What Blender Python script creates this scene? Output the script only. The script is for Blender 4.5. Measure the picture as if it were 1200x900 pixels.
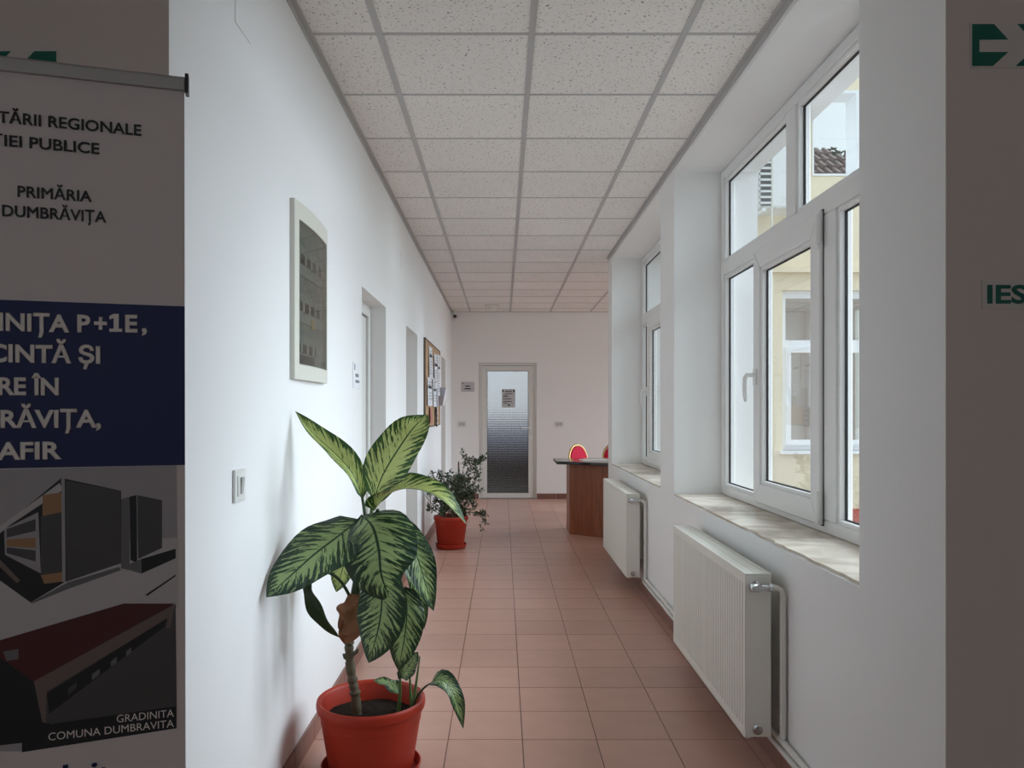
import bpy, bmesh, math, random
from mathutils import Vector, Matrix

for o in list(bpy.data.objects):
    bpy.data.objects.remove(o)
SC = bpy.context.scene
COL = SC.collection
R = math.radians
random.seed(7)

# ------------------------------------------------------------------ camera, sky, exposure
F, VX, VY, EYE = 928.0, 589.0, 481.0, 1.33      # focal length and vanishing point in a 1200x900 frame, eye height
cam_d = bpy.data.cameras.new('camera')
cam = bpy.data.objects.new('camera', cam_d)
COL.objects.link(cam)
cam.location = (0, 0, EYE)
cam.rotation_euler = (R(90), 0, 0)
cam_d.sensor_width = 36.0
cam_d.lens = 36.0 * F / 1200.0
cam_d.shift_x = (600 - VX) / 1200.0
cam_d.shift_y = (VY - 450) / 1200.0
cam_d.clip_start = 0.02
SC.camera = cam

world = bpy.data.worlds.new('overcast_sky')
SC.world = world
world.use_nodes = True
bg = world.node_tree.nodes['Background']
bg.inputs['Color'].default_value = (0.80, 0.91, 1.0, 1)
bg.inputs['Strength'].default_value = 0.75

# very soft sun added on the courtyard side to brighten the interior
sun_d = bpy.data.lights.new('fill_sun', 'SUN')
sun_d.energy = 5.3
sun_d.angle = R(60)
sun_d.color = (0.835, 0.935, 1.07)
sun = bpy.data.objects.new('fill_sun', sun_d)
COL.objects.link(sun)
sun.rotation_euler = Vector((-math.cos(R(25)) * math.cos(R(8)), -math.cos(R(25)) * math.sin(R(8)), -math.sin(R(25)))).to_track_quat('-Z', 'Y').to_euler()

SC.view_settings.view_transform = 'Standard'
SC.view_settings.look = 'None'
SC.view_settings.gamma = 1.0
SC.view_settings.use_curve_mapping = False
SC.view_settings.exposure = 0.75
SC.cycles.use_denoising = True
SC.cycles.max_bounces = 14
SC.cycles.diffuse_bounces = 9
SC.cycles.transparent_max_bounces = 24
SC.cycles.transmission_bounces = 10


def at(px, py, y):
    """a point at depth y that the photograph shows at (px, py)"""
    return Vector(((px - VX) * y / F, y, EYE + (VY - py) * y / F))


# ------------------------------------------------------------------ materials
M = {}


def nt_new(name):
    m = bpy.data.materials.new(name)
    m.use_nodes = True
    return m, m.node_tree, m.node_tree.nodes['Principled BSDF']


def lk(nt, a, b):
    nt.links.new(a, b)


def nd(nt, t, **kw):
    n = nt.nodes.new(t)
    for k, v in kw.items():
        setattr(n, k, v)
    return n


def math_n(nt, op, a, b=None, clamp=False):
    n = nd(nt, 'ShaderNodeMath', operation=op, use_clamp=clamp)
    for i, v in enumerate((a, b)):
        if v is None:
            continue
        if isinstance(v, (int, float)):
            n.inputs[i].default_value = v
        else:
            lk(nt, v, n.inputs[i])
    return n.outputs[0]


def plain(name, col, rough=0.5, metal=0.0, spec=0.5, vary=0.0, scale=6.0, bump=0.0, bscale=60.0, rnd=0.0):
    m, nt, b = nt_new(name)
    b.inputs['Base Color'].default_value = (*col, 1)
    b.inputs['Roughness'].default_value = rough
    b.inputs['Metallic'].default_value = metal
    b.inputs['Specular IOR Level'].default_value = spec
    tc = nd(nt, 'ShaderNodeTexCoord')
    last = None
    if vary or rnd:
        nz = nd(nt, 'ShaderNodeTexNoise')
        nz.inputs['Scale'].default_value = scale
        nz.inputs['Detail'].default_value = 5
        lk(nt, tc.outputs['Object'], nz.inputs['Vector'])
        val = math_n(nt, 'MULTIPLY_ADD', nz.outputs['Fac'], 2 * vary)
        val.node.inputs[2].default_value = 1 - vary
        if rnd:
            oi = nd(nt, 'ShaderNodeObjectInfo')
            r2 = math_n(nt, 'MULTIPLY_ADD', oi.outputs['Random'], 2 * rnd)
            r2.node.inputs[2].default_value = 1 - rnd
            val = math_n(nt, 'MULTIPLY', val, r2)
        mx = nd(nt, 'ShaderNodeVectorMath', operation='SCALE')
        mx.inputs[0].default_value = col
        lk(nt, val, mx.inputs['Scale'])
        lk(nt, mx.outputs[0], b.inputs['Base Color'])
    if bump:
        n2 = nd(nt, 'ShaderNodeTexNoise')
        n2.inputs['Scale'].default_value = bscale
        n2.inputs['Detail'].default_value = 4
        lk(nt, tc.outputs['Object'], n2.inputs['Vector'])
        bp = nd(nt, 'ShaderNodeBump')
        bp.inputs['Strength'].default_value = bump
        bp.inputs['Distance'].default_value = 0.004
        lk(nt, n2.outputs['Fac'], bp.inputs['Height'])
        lk(nt, bp.outputs['Normal'], b.inputs['Normal'])
    M[name] = m
    return m


plain('far_lit_paint', (0.885, 0.88, 0.87), 0.75, spec=0.25, vary=0.02, scale=1.5, bump=0.12, bscale=35)  # the white wall paint, lightened so the far end looks better lit
plain('wall_paint', (0.825, 0.82, 0.81), 0.75, spec=0.25, vary=0.02, scale=1.5, bump=0.12, bscale=35)
plain('hall_shade_paint', (0.66, 0.59, 0.55), 0.8, spec=0.2, vary=0.03, scale=2, bump=0.12, bscale=35)  # wall paint darkened and warmed to carry the hall's dim light
plain('outer_render', (0.82, 0.83, 0.81), 0.85, spec=0.2, vary=0.03, scale=3, bump=0.2, bscale=50)
plain('cream_render', (0.82, 0.72, 0.53), 0.85, spec=0.2, vary=0.03, scale=3, bump=0.2, bscale=50)
plain('red_base', (0.52, 0.13, 0.10), 0.8, spec=0.2, vary=0.08, scale=5)
plain('concrete', (0.42, 0.41, 0.39), 0.9, spec=0.2, vary=0.12, scale=3, bump=0.2)
plain('grout', (0.16, 0.11, 0.095), 0.9, spec=0.1, vary=0.15, scale=8)
plain('floor_tile', (0.51, 0.29, 0.225), 0.36, spec=0.45, vary=0.10, scale=7, bump=0.05, bscale=25, rnd=0.05)
plain('skirting', (0.22, 0.105, 0.082), 0.4, vary=0.1, scale=8, rnd=0.06)
plain('grid_bar', (0.50, 0.49, 0.48), 0.5)
plain('pvc', (0.80, 0.80, 0.79), 0.32, spec=0.5)
plain('pvc_door', (0.74, 0.74, 0.71), 0.35, spec=0.5)
plain('gasket', (0.015, 0.015, 0.016), 0.6)
plain('radiator_white', (0.74, 0.72, 0.655), 0.38, spec=0.5)
plain('pipe_paint', (0.72, 0.71, 0.67), 0.45)
plain('chrome', (0.55, 0.55, 0.55), 0.22, metal=1.0)
plain('alu', (0.42, 0.41, 0.40), 0.35, metal=0.6)
plain('dark_hole', (0.03, 0.03, 0.03), 0.8)
plain('terracotta', (0.37, 0.032, 0.015), 0.45, spec=0.25, vary=0.06, scale=10)
plain('soil', (0.022, 0.015, 0.011), 0.95, spec=0.1, vary=0.5, scale=40, bump=1.0, bscale=60)
plain('petiole', (0.10, 0.17, 0.05), 0.45)
plain('petiole_dark', (0.035, 0.06, 0.02), 0.5)
plain('trunk_bark', (0.10, 0.08, 0.045), 0.75, vary=0.5, scale=45, bump=0.6, bscale=50)
plain('dry_leaf', (0.22, 0.085, 0.035), 0.75, vary=0.35, scale=25)
plain('shrub_leaf', (0.05, 0.075, 0.035), 0.45, vary=0.4, scale=30)
plain('twig', (0.10, 0.075, 0.045), 0.8)
plain('stick', (0.16, 0.035, 0.025), 0.6)
plain('cover_cream', (0.70, 0.69, 0.61), 0.4)
plain('switch_white', (0.76, 0.76, 0.72), 0.35)
plain('switch_shade', (0.50, 0.50, 0.48), 0.4)
plain('panel_inner', (0.34, 0.36, 0.34), 0.6)
plain('breaker', (0.50, 0.51, 0.50), 0.5)
plain('breaker_dark', (0.04, 0.04, 0.045), 0.5)
plain('sticker_yellow', (0.85, 0.55, 0.12), 0.6)
plain('cork', (0.50, 0.33, 0.20), 0.9, spec=0.1, vary=0.2, scale=60)
plain('cork_frame', (0.12, 0.09, 0.07), 0.6)
plain('paper', (0.80, 0.80, 0.82), 0.8, spec=0.1)
plain('paper_grey', (0.50, 0.50, 0.56), 0.8, spec=0.1)
plain('ink', (0.03, 0.03, 0.035), 0.8, spec=0.1)
plain('ink_grey', (0.25, 0.25, 0.27), 0.8, spec=0.1)
plain('photo_pink', (0.55, 0.22, 0.17), 0.6)
plain('plate_grey', (0.55, 0.55, 0.56), 0.35)
plain('sign_plate', (0.62, 0.585, 0.55), 0.45)
plain('sign_green', (0.004, 0.115, 0.085), 0.45)
plain('banner_white', (0.64, 0.585, 0.575), 0.55, spec=0.3)
plain('banner_navy', (0.010, 0.014, 0.09), 0.5, spec=0.3)
plain('print_black', (0.018, 0.018, 0.02), 0.5, spec=0.3)
plain('print_dark', (0.075, 0.07, 0.072), 0.5, spec=0.3)
plain('print_mid', (0.15, 0.145, 0.15), 0.5, spec=0.3)
plain('print_grey', (0.36, 0.34, 0.35), 0.5, spec=0.3)
plain('print_light', (0.52, 0.49, 0.49), 0.5, spec=0.3)
plain('print_red', (0.085, 0.018, 0.02), 0.5, spec=0.3)
plain('print_orange', (0.34, 0.19, 0.09), 0.5, spec=0.3)
plain('print_tan', (0.17, 0.125, 0.11), 0.5, spec=0.3)
plain('print_text', (0.74, 0.70, 0.66), 0.5, spec=0.3)
plain('black_gloss', (0.012, 0.012, 0.013), 0.12, spec=0.6)
plain('black_plastic', (0.02, 0.02, 0.02), 0.4)
plain('red_velvet', (0.55, 0.01, 0.045), 0.8, spec=0.2)
plain('gold', (0.62, 0.40, 0.16), 0.35, metal=0.7)
plain('dark_wood', (0.045, 0.030, 0.024), 0.5)
plain('fade_tone', (0.22, 0.21, 0.25), 0.7)
plain('roof_tile', (0.16, 0.12, 0.11), 0.8, vary=0.3, scale=4)
plain('tree_leaf', (0.05, 0.08, 0.04), 0.7, vary=0.4, scale=3)
plain('ac_white', (0.78, 0.79, 0.79), 0.4)
plain('ac_dark', (0.07, 0.075, 0.08), 0.6)
plain('ac_blue', (0.03, 0.08, 0.42), 0.5)
plain('frame_outside', (0.85, 0.86, 0.87), 0.4)

# wood veneer of the reception desk
m, nt, b = nt_new('veneer')
tc = nd(nt, 'ShaderNodeTexCoord')
mp = nd(nt, 'ShaderNodeMapping')
mp.inputs['Scale'].default_value = (14, 14, 1.2)
nz = nd(nt, 'ShaderNodeTexNoise')
nz.inputs['Scale'].default_value = 3.0
nz.inputs['Detail'].default_value = 6
cr = nd(nt, 'ShaderNodeValToRGB')
cr.color_ramp.elements[0].color = (0.20, 0.058, 0.022, 1)
cr.color_ramp.elements[1].color = (0.32, 0.105, 0.042, 1)
cr.color_ramp.elements[0].position = 0.3
cr.color_ramp.elements[1].position = 0.7
lk(nt, tc.outputs['Object'], mp.inputs['Vector'])
lk(nt, mp.outputs[0], nz.inputs['Vector'])
lk(nt, nz.outputs['Fac'], cr.inputs['Fac'])
lk(nt, cr.outputs['Color'], b.inputs['Base Color'])
b.inputs['Roughness'].default_value = 0.4
M['veneer'] = m

# beige marble of the window sills
m, nt, b = nt_new('marble')
tc = nd(nt, 'ShaderNodeTexCoord')
nz = nd(nt, 'ShaderNodeTexNoise')
nz.inputs['Scale'].default_value = 3.5
nz.inputs['Detail'].default_value = 8
nz.inputs['Distortion'].default_value = 1.5
cr = nd(nt, 'ShaderNodeValToRGB')
cr.color_ramp.elements[0].color = (0.50, 0.42, 0.33, 1)
cr.color_ramp.elements[1].color = (0.72, 0.65, 0.55, 1)
cr.color_ramp.elements[0].position = 0.32
cr.color_ramp.elements[1].position = 0.6
lk(nt, tc.outputs['Object'], nz.inputs['Vector'])
lk(nt, nz.outputs['Fac'], cr.inputs['Fac'])
lk(nt, cr.outputs['Color'], b.inputs['Base Color'])
b.inputs['Roughness'].default_value = 0.25
M['marble'] = m

# mineral fibre ceiling tile with small dark fissures
m, nt, b = nt_new('ceiling_tile')
tc = nd(nt, 'ShaderNodeTexCoord')
oi = nd(nt, 'ShaderNodeObjectInfo')
off = nd(nt, 'ShaderNodeVectorMath', operation='ADD')
lk(nt, tc.outputs['Object'], off.inputs[0])
sc_ = nd(nt, 'ShaderNodeVectorMath', operation='SCALE')
sc_.inputs[0].default_value = (9.1, 5.3, 0)
lk(nt, oi.outputs['Random'], sc_.inputs['Scale'])
lk(nt, sc_.outputs[0], off.inputs[1])
nz = nd(nt, 'ShaderNodeTexNoise')
nz.inputs['Scale'].default_value = 95
nz.inputs['Detail'].default_value = 2
nz.inputs['Distortion'].default_value = 0.8
lk(nt, off.outputs[0], nz.inputs['Vector'])
cr = nd(nt, 'ShaderNodeValToRGB')
cr.color_ramp.elements[0].color = (0.30, 0.28, 0.27, 1)
cr.color_ramp.elements[0].position = 0.325
cr.color_ramp.elements[1].color = (0.90, 0.87, 0.83, 1)
cr.color_ramp.elements[1].position = 0.375
lk(nt, nz.outputs['Fac'], cr.inputs['Fac'])
n2 = nd(nt, 'ShaderNodeTexNoise')
n2.inputs['Scale'].default_value = 3
lk(nt, off.outputs[0], n2.inputs['Vector'])
vv = math_n(nt, 'MULTIPLY_ADD', n2.outputs['Fac'], 0.08)
vv.node.inputs[2].default_value = 0.94
r2 = math_n(nt, 'MULTIPLY_ADD', oi.outputs['Random'], 0.05)
r2.node.inputs[2].default_value = 0.96
vm = math_n(nt, 'MULTIPLY', vv, r2)
mx = nd(nt, 'ShaderNodeVectorMath', operation='SCALE')
lk(nt, cr.outputs['Color'], mx.inputs[0])
lk(nt, vm, mx.inputs['Scale'])
lk(nt, mx.outputs[0], b.inputs['Base Color'])
b.inputs['Roughness'].default_value = 0.95
b.inputs['Specular IOR Level'].default_value = 0.1
M['ceiling_tile'] = m


def glass(name, tint, base=0.04, rough=0.0):
    m = bpy.data.materials.new(name)
    m.use_nodes = True
    nt = m.node_tree
    nt.nodes.remove(nt.nodes['Principled BSDF'])
    out = nt.nodes['Material Output']
    tr = nd(nt, 'ShaderNodeBsdfTransparent')
    tr.inputs['Color'].default_value = (*tint, 1)
    gl = nd(nt, 'ShaderNodeBsdfGlossy')
    gl.inputs['Roughness'].default_value = rough
    lw = nd(nt, 'ShaderNodeLayerWeight')
    lw.inputs['Blend'].default_value = 0.5
    p5 = math_n(nt, 'POWER', lw.outputs['Facing'], 5.0)
    fac = math_n(nt, 'MULTIPLY_ADD', p5, 1 - base)
    fac.node.inputs[2].default_value = base
    mix = nd(nt, 'ShaderNodeMixShader')
    lk(nt, fac, mix.inputs[0])
    lk(nt, tr.outputs[0], mix.inputs[1])
    lk(nt, gl.outputs[0], mix.inputs[2])
    lk(nt, mix.outputs[0], out.inputs['Surface'])
    M[name] = m


glass('clear_glass', (0.96, 0.98, 0.97))
glass('smoked_glass', (0.70, 0.73, 0.70), 0.05, 0.02)

# patterned glass of the far door: a grid of shallow ribs
m, nt, b = nt_new('ribbed_glass')
tc = nd(nt, 'ShaderNodeTexCoord')
w1 = nd(nt, 'ShaderNodeTexWave', wave_type='BANDS', bands_direction='X')
w1.inputs['Scale'].default_value = 6.5
w2 = nd(nt, 'ShaderNodeTexWave', wave_type='BANDS', bands_direction='Z')
w2.inputs['Scale'].default_value = 9.0
lk(nt, tc.outputs['Object'], w1.inputs['Vector'])
lk(nt, tc.outputs['Object'], w2.inputs['Vector'])
ad = math_n(nt, 'ADD', w1.outputs['Fac'], w2.outputs['Fac'])
bp = nd(nt, 'ShaderNodeBump')
bp.inputs['Strength'].default_value = 1.0
bp.inputs['Distance'].default_value = 0.03
lk(nt, ad, bp.inputs['Height'])
lk(nt, bp.outputs['Normal'], b.inputs['Normal'])
b.inputs['Base Color'].default_value = (0.93, 0.94, 0.95, 1)
b.inputs['Transmission Weight'].default_value = 1.0
b.inputs['Roughness'].default_value = 0.22
b.inputs['IOR'].default_value = 1.3
M['ribbed_glass'] = m


# variegated dieffenbachia leaf, coloured by its own u (across) and v (along)
def leaf_mat(name, dark, pale, amount, trans):
    m, nt, b = nt_new(name)
    uv = nd(nt, 'ShaderNodeUVMap')
    sp = nd(nt, 'ShaderNodeSeparateXYZ')
    lk(nt, uv.outputs[0], sp.inputs[0])
    u = math_n(nt, 'MULTIPLY_ADD', sp.outputs[0], 2.0)
    u.node.inputs[2].default_value = -1.0
    au = math_n(nt, 'ABSOLUTE', u)
    k = math_n(nt, 'MULTIPLY', au, 0.22)
    s = math_n(nt, 'SUBTRACT', sp.outputs[1], k)
    oi = nd(nt, 'ShaderNodeObjectInfo')
    cx = nd(nt, 'ShaderNodeCombineXYZ')
    lk(nt, math_n(nt, 'MULTIPLY', u, 1.7), cx.inputs[0])
    lk(nt, math_n(nt, 'MULTIPLY', s, 34.0), cx.inputs[1])
    lk(nt, math_n(nt, 'MULTIPLY', oi.outputs['Random'], 30.0), cx.inputs[2])
    nz = nd(nt, 'ShaderNodeTexNoise')
    nz.inputs['Scale'].default_value = 1.0
    nz.inputs['Detail'].default_value = 4
    nz.inputs['Roughness'].default_value = 0.7
    lk(nt, cx.outputs[0], nz.inputs['Vector'])
    inv = math_n(nt, 'MULTIPLY', math_n(nt, 'SUBTRACT', 1.0, math_n(nt, 'POWER', au, 1.3)), 1.6)
    nn = math_n(nt, 'MULTIPLY_ADD', nz.outputs['Fac'], 6.5)
    nn.node.inputs[2].default_value = -3.25 - 0.8 + amount
    ph_ = math_n(nt, 'MULTIPLY_ADD', s, 105.0)
    lk(nt, math_n(nt, 'MULTIPLY', nz.outputs['Fac'], 5.0), ph_.node.inputs[2])
    nn = math_n(nt, 'ADD', nn, math_n(nt, 'MULTIPLY', math_n(nt, 'SINE', ph_), math_n(nt, 'MULTIPLY_ADD', au, 0.42)))
    nn.node.inputs[1].links[0].from_node.inputs[1].links[0].from_node.inputs[2].default_value = 0.08
    val = math_n(nt, 'ADD', inv, nn)
    # the pattern fades out towards tip and base
    vb = math_n(nt, 'MULTIPLY', sp.outputs[1], math_n(nt, 'SUBTRACT', 1.0, sp.outputs[1]))
    vb = math_n(nt, 'MULTIPLY_ADD', vb, 6.0)
    vb.node.inputs[2].default_value = -0.9
    vb = math_n(nt, 'MINIMUM', vb, 0.06)
    val = math_n(nt, 'ADD', val, vb)
    rm = nd(nt, 'ShaderNodeMapRange')
    rm.inputs['From Min'].default_value = -0.05
    rm.inputs['From Max'].default_value = 0.22
    lk(nt, val, rm.inputs['Value'])
    rib = math_n(nt, 'GREATER_THAN', au, 0.035)
    f = math_n(nt, 'MULTIPLY', rm.outputs[0], rib)
    mx = nd(nt, 'ShaderNodeMix', data_type='RGBA')
    mx.inputs[6].default_value = (*dark, 1)
    mx.inputs[7].default_value = (*pale, 1)
    lk(nt, f, mx.inputs[0])
    lk(nt, mx.outputs[2], b.inputs['Base Color'])
    b.inputs['Roughness'].default_value = 0.36
    b.inputs['Specular IOR Level'].default_value = 0.45
    sb = math_n(nt, 'SINE', math_n(nt, 'MULTIPLY', s, 95.0))
    bp = nd(nt, 'ShaderNodeBump')
    bp.inputs['Strength'].default_value = 0.25
    bp.inputs['Distance'].default_value = 0.003
    lk(nt, sb, bp.inputs['Height'])
    lk(nt, bp.outputs['Normal'], b.inputs['Normal'])
    tl = nd(nt, 'ShaderNodeBsdfTranslucent')
    lk(nt, mx.outputs[2], tl.inputs['Color'])
    ms = nd(nt, 'ShaderNodeMixShader')
    ms.inputs[0].default_value = trans
    out = nt.nodes['Material Output']
    lk(nt, b.outputs[0], ms.inputs[1])
    lk(nt, tl.outputs[0], ms.inputs[2])
    lk(nt, ms.outputs[0], out.inputs['Surface'])
    M[name] = m


leaf_mat('leaf_bright', (0.024, 0.075, 0.012), (0.45, 0.52, 0.17), 0.10, 0.25)
leaf_mat('leaf_deep', (0.016, 0.044, 0.020), (0.29, 0.40, 0.16), -0.16, 0.15)

# ------------------------------------------------------------------ mesh helpers
ORG = {}


def org(o):
    return ORG.get(o.name, Vector((0, 0, 0))) if o else Vector((0, 0, 0))


class MB:
    def __init__(s):
        s.v, s.f, s.m, s.uv = [], [], [], None
        s.mats = []

    def mi(s, mat):
        if mat is None:
            return 0
        if mat not in s.mats:
            s.mats.append(mat)
        return s.mats.index(mat)

    def box(s, x0, x1, y0, y1, z0, z1, mat=None):
        i = len(s.v)
        k = s.mi(mat)
        s.v += [Vector(p) for p in ((x0, y0, z0), (x1, y0, z0), (x1, y1, z0), (x0, y1, z0),
                                    (x0, y0, z1), (x1, y0, z1), (x1, y1, z1), (x0, y1, z1))]
        for q in ((0, 3, 2, 1), (4, 5, 6, 7), (0, 1, 5, 4), (1, 2, 6, 5), (2, 3, 7, 6), (3, 0, 4, 7)):
            s.f.append(tuple(i + a for a in q))
            s.m.append(k)
        return s

    def prism(s, pts, vec, mat=None):
        """extrude a flat polygon along vec"""
        i, n, k = len(s.v), len(pts), s.mi(mat)
        pts = [Vector(p) for p in pts]
        vec = Vector(vec)
        nrm = Vector((0, 0, 0))
        for a in range(n):
            nrm += pts[a].cross(pts[(a + 1) % n])
        if nrm.dot(vec) < 0:
            pts.reverse()
        s.v += pts + [p + vec for p in pts]
        s.f.append(tuple(i + a for a in reversed(range(n))))
        s.f.append(tuple(i + n + a for a in range(n)))
        s.m += [k, k]
        for a in range(n):
            c = (a + 1) % n
            s.f.append((i + a, i + c, i + n + c, i + n + a))
            s.m.append(k)
        return s

    def poly(s, pts, mat=None):
        i = len(s.v)
        s.v += [Vector(p) for p in pts]
        s.f.append(tuple(range(i, i + len(pts))))
        s.m.append(s.mi(mat))
        return s

    def tube(s, pts, rad, seg=8, cap=True, mat=None):
        pts = [Vector(p) for p in pts]
        n = len(pts)
        if not isinstance(rad, (list, tuple)):
            rad = [rad] * n
        i, k = len(s.v), s.mi(mat)
        t0 = (pts[1] - pts[0]).normalized()
        up = Vector((0, 0, 1)) if abs(t0.z) < 0.9 else Vector((1, 0, 0))
        side = t0.cross(up).normalized()
        for j, p in enumerate(pts):
            t = (pts[min(j + 1, n - 1)] - pts[max(j - 1, 0)]).normalized()
            side = (side - t * side.dot(t)).normalized()
            up = side.cross(t)
            for q in range(seg):
                a = 2 * math.pi * q / seg
                s.v.append(p + (side * math.cos(a) + up * math.sin(a)) * rad[j])
        for j in range(n - 1):
            for q in range(seg):
                c = (q + 1) % seg
                s.f.append((i + j * seg + q, i + j * seg + c, i + (j + 1) * seg + c, i + (j + 1) * seg + q))
                s.m.append(k)
        if cap:
            s.f.append(tuple(i + q for q in reversed(range(seg))))
            s.f.append(tuple(i + (n - 1) * seg + q for q in range(seg)))
            s.m += [k, k]
        return s

    def lathe(s, c, prof, seg=32, axis='z', mat=None, closed=False):
        """profile of (radius, height) spun about an axis through c"""
        c = Vector(c)
        i, k = len(s.v), s.mi(mat)
        for r, h in prof:
            for q in range(seg):
                a = 2 * math.pi * q / seg
                ca, sa = r * math.cos(a), r * math.sin(a)
                d = {'z': (ca, sa, h), 'x': (h, ca, sa), 'y': (sa, h, ca)}[axis]
                s.v.append(c + Vector(d))
        n = len(prof)
        for j in range(n if closed else n - 1):
            j2 = (j + 1) % n
            for q in range(seg):
                e = (q + 1) % seg
                s.f.append((i + j * seg + q, i + j * seg + e, i + j2 * seg + e, i + j2 * seg + q))
                s.m.append(k)
        if not closed:
            s.f.append(tuple(i + q for q in reversed(range(seg))))
            s.f.append(tuple(i + (n - 1) * seg + q for q in range(seg)))
            s.m += [k, k]
        return s

    def mesh(s, name, mat=None, off=Vector((0, 0, 0)), smooth=None):
        me = bpy.data.meshes.new(name)
        me.from_pydata([v - off for v in s.v], [], s.f)
        mats = s.mats if s.mats else [mat]
        for a in mats:
            me.materials.append(M[a])
        if s.mats:
            me.polygons.foreach_set('material_index', s.m)
        if s.uv:
            lay = me.uv_layers.new(name='UVMap')
            for lp in me.loops:
                lay.data[lp.index].uv = s.uv[lp.vertex_index]
        if smooth:
            me.polygons.foreach_set('use_smooth', [True] * len(me.polygons))
            me.set_sharp_from_angle(angle=R(smooth))
        me.update()
        return me

    def build(s, name, mat=None, parent=None, bevel=0, smooth=None, seg=2):
        o = bpy.data.objects.new(name, None)
        bpy.data.objects.remove(o)
        me = s.mesh(name, mat, org(parent), smooth)
        o = bpy.data.objects.new(name, me)
        COL.objects.link(o)
        if parent:
            o.parent = parent
            ORG[o.name] = org(parent)
        if bevel:
            bm = o.modifiers.new('bevel', 'BEVEL')
            bm.width = bevel
            bm.segments = seg
            bm.limit_method = 'ANGLE'
        return o


def empty(name, loc):
    o = bpy.data.objects.new(name, None)
    COL.objects.link(o)
    o.location = loc
    o.empty_display_size = 0.1
    ORG[o.name] = Vector(loc)
    return o


def tag(o, label=None, cat=None, group=None, kind=None):
    if label:
        o['label'] = label
    if cat:
        o['category'] = cat
    if group:
        o['group'] = group
    if kind:
        o['kind'] = kind
    return o


def struct(o, label, cat):
    return tag(o, label, cat, kind='structure')


def catmull(pts, n):
    pts = [Vector(p) for p in pts]
    P = [2 * pts[0] - pts[1]] + pts + [2 * pts[-1] - pts[-2]]
    out = []
    m_ = len(pts) - 1
    for i in range(n):
        t = i / (n - 1) * m_
        k = min(int(t), m_ - 1)
        u = t - k
        a, b_, c, d = P[k], P[k + 1], P[k + 2], P[k + 3]
        out.append(0.5 * ((2 * b_) + (c - a) * u + (2 * a - 5 * b_ + 4 * c - d) * u * u + (3 * b_ - a - 3 * c + d) * u ** 3))
    return out


# ------------------------------------------------------------------ measures of the place (metres)
XL, XR = -0.77, 1.03            # inner faces of the corridor walls
Y0, Y1 = 1.84, 11.9             # mouth of the corridor, far wall
YE = 7.72                       # where the window wall ends and the reception bay opens
XB = 4.55                       # right end of the reception bay
H = 2.81                        # ceiling
XO = 1.53                       # outer face of the window wall
XW = 1.31                       # inner face of the window frames
SILL, HEAD = 0.83, 2.76
N1, N2 = (2.287, 4.755), (5.167, 7.47)
DOORS = ((4.33, 5.22), (6.32, 7.15), (9.92, 10.66))
DH = 2.01

# ------------------------------------------------------------------ walls
w = MB()
ys = [2.05] + [v for d in DOORS for v in d] + [Y1]
for i in range(0, len(ys), 2):
    w.box(XL - 0.25, XL, ys[i], ys[i + 1], -0.02, 3.0)
for a, c in DOORS:
    w.box(XL - 0.25, XL, a, c, DH, 3.0)
w.box(XL - 0.35, XL - 0.25, 2.05, 11.9, -0.02, 3.0)
struct(w.build('wall_left', 'wall_paint'), 'long white plastered corridor wall with three door recesses', 'wall')

w = MB()
w.box(XR, XO, 2.04, YE, -0.02, SILL - 0.010)
w.box(XR, XO, 2.04, YE, HEAD, 3.0)
w.box(XR, XO, 2.04, N1[0], SILL - 0.010, HEAD)
w.box(XR, XO, N1[1], N2[0], SILL - 0.010, HEAD)
w.box(XR, XO, N2[1], YE, SILL - 0.010, HEAD)
struct(w.build('wall_right', 'wall_paint'), 'white window wall with two deep window niches above the radiators', 'wall')

# far wall with the opening for the glazed door
DX0, DX1, DZ = -0.359, 0.513, 2.05
w = MB()
w.box(XL - 0.35, DX0, Y1, Y1 + 0.2, -0.02, 3.0)
w.box(DX1, XB, Y1, Y1 + 0.2, -0.02, 3.0)
w.box(DX0, DX1, Y1, Y1 + 0.2, DZ, 3.0)
struct(w.build('wall_back', 'far_lit_paint'), 'white far wall around the glazed door', 'wall')

# reception bay and its courtyard facade (upper storey with an open window)
FX0, FX1, FZ0, FZ1 = 2.65, 4.35, 0.95, 2.47
w = MB()
FY0, FY1 = 7.50, YE
w.box(XO, FX0, FY0, FY1, 0.40, 3.55, 'cream_render')
w.box(FX1, XB + 1.5, FY0, FY1, 0.40, 3.55, 'cream_render')
w.box(FX0, FX1, FY0, FY1, 0.40, FZ0, 'cream_render')
w.box(FX0, FX1, FY0, FY1, FZ1, 3.55, 'cream_render')
w.box(XO, XB + 1.5, FY0 - 0.02, FY1, -0.4, 0.40, 'red_base')
w.box(XO, 2.93, FY0, FY1, 3.55, 4.9, 'cream_render')
w.box(3.375, XB + 1.5, FY0, FY1, 3.55, 4.9, 'cream_render')
w.box(2.93, 3.375, FY0, FY1, 4.36, 4.9, 'cream_render')
w.box(XO, XB + 1.5, FY0 - 0.06, FY0, 2.63, 2.68, 'cream_render')
fac = struct(w.build('wall_facade'), 'cream courtyard facade with a red base seen through the near window', 'wall')
w = MB()
for x0, x1, z0, z1 in ((2.931, 2.945, 3.57, 4.33), (3.345, 3.374, 3.57, 4.33), (2.931, 3.374, 3.551, 3.57), (2.931, 3.374, 4.33, 4.359)):
    w.box(x0, x1, FY0 - 0.01, FY1, z0, z1)
w.build('opening_frame', 'frame_outside', fac)
w = MB().box(XB, XB + 0.2, YE, 7.95, -0.02, 3.0).box(XB, XB + 0.2, 11.75, Y1 + 0.2, -0.02, 3.0)
w.box(XB, XB + 0.2, 7.95, 11.75, -0.02, 0.45).box(XB, XB + 0.2, 7.95, 11.75, 2.7, 3.0)
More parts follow.
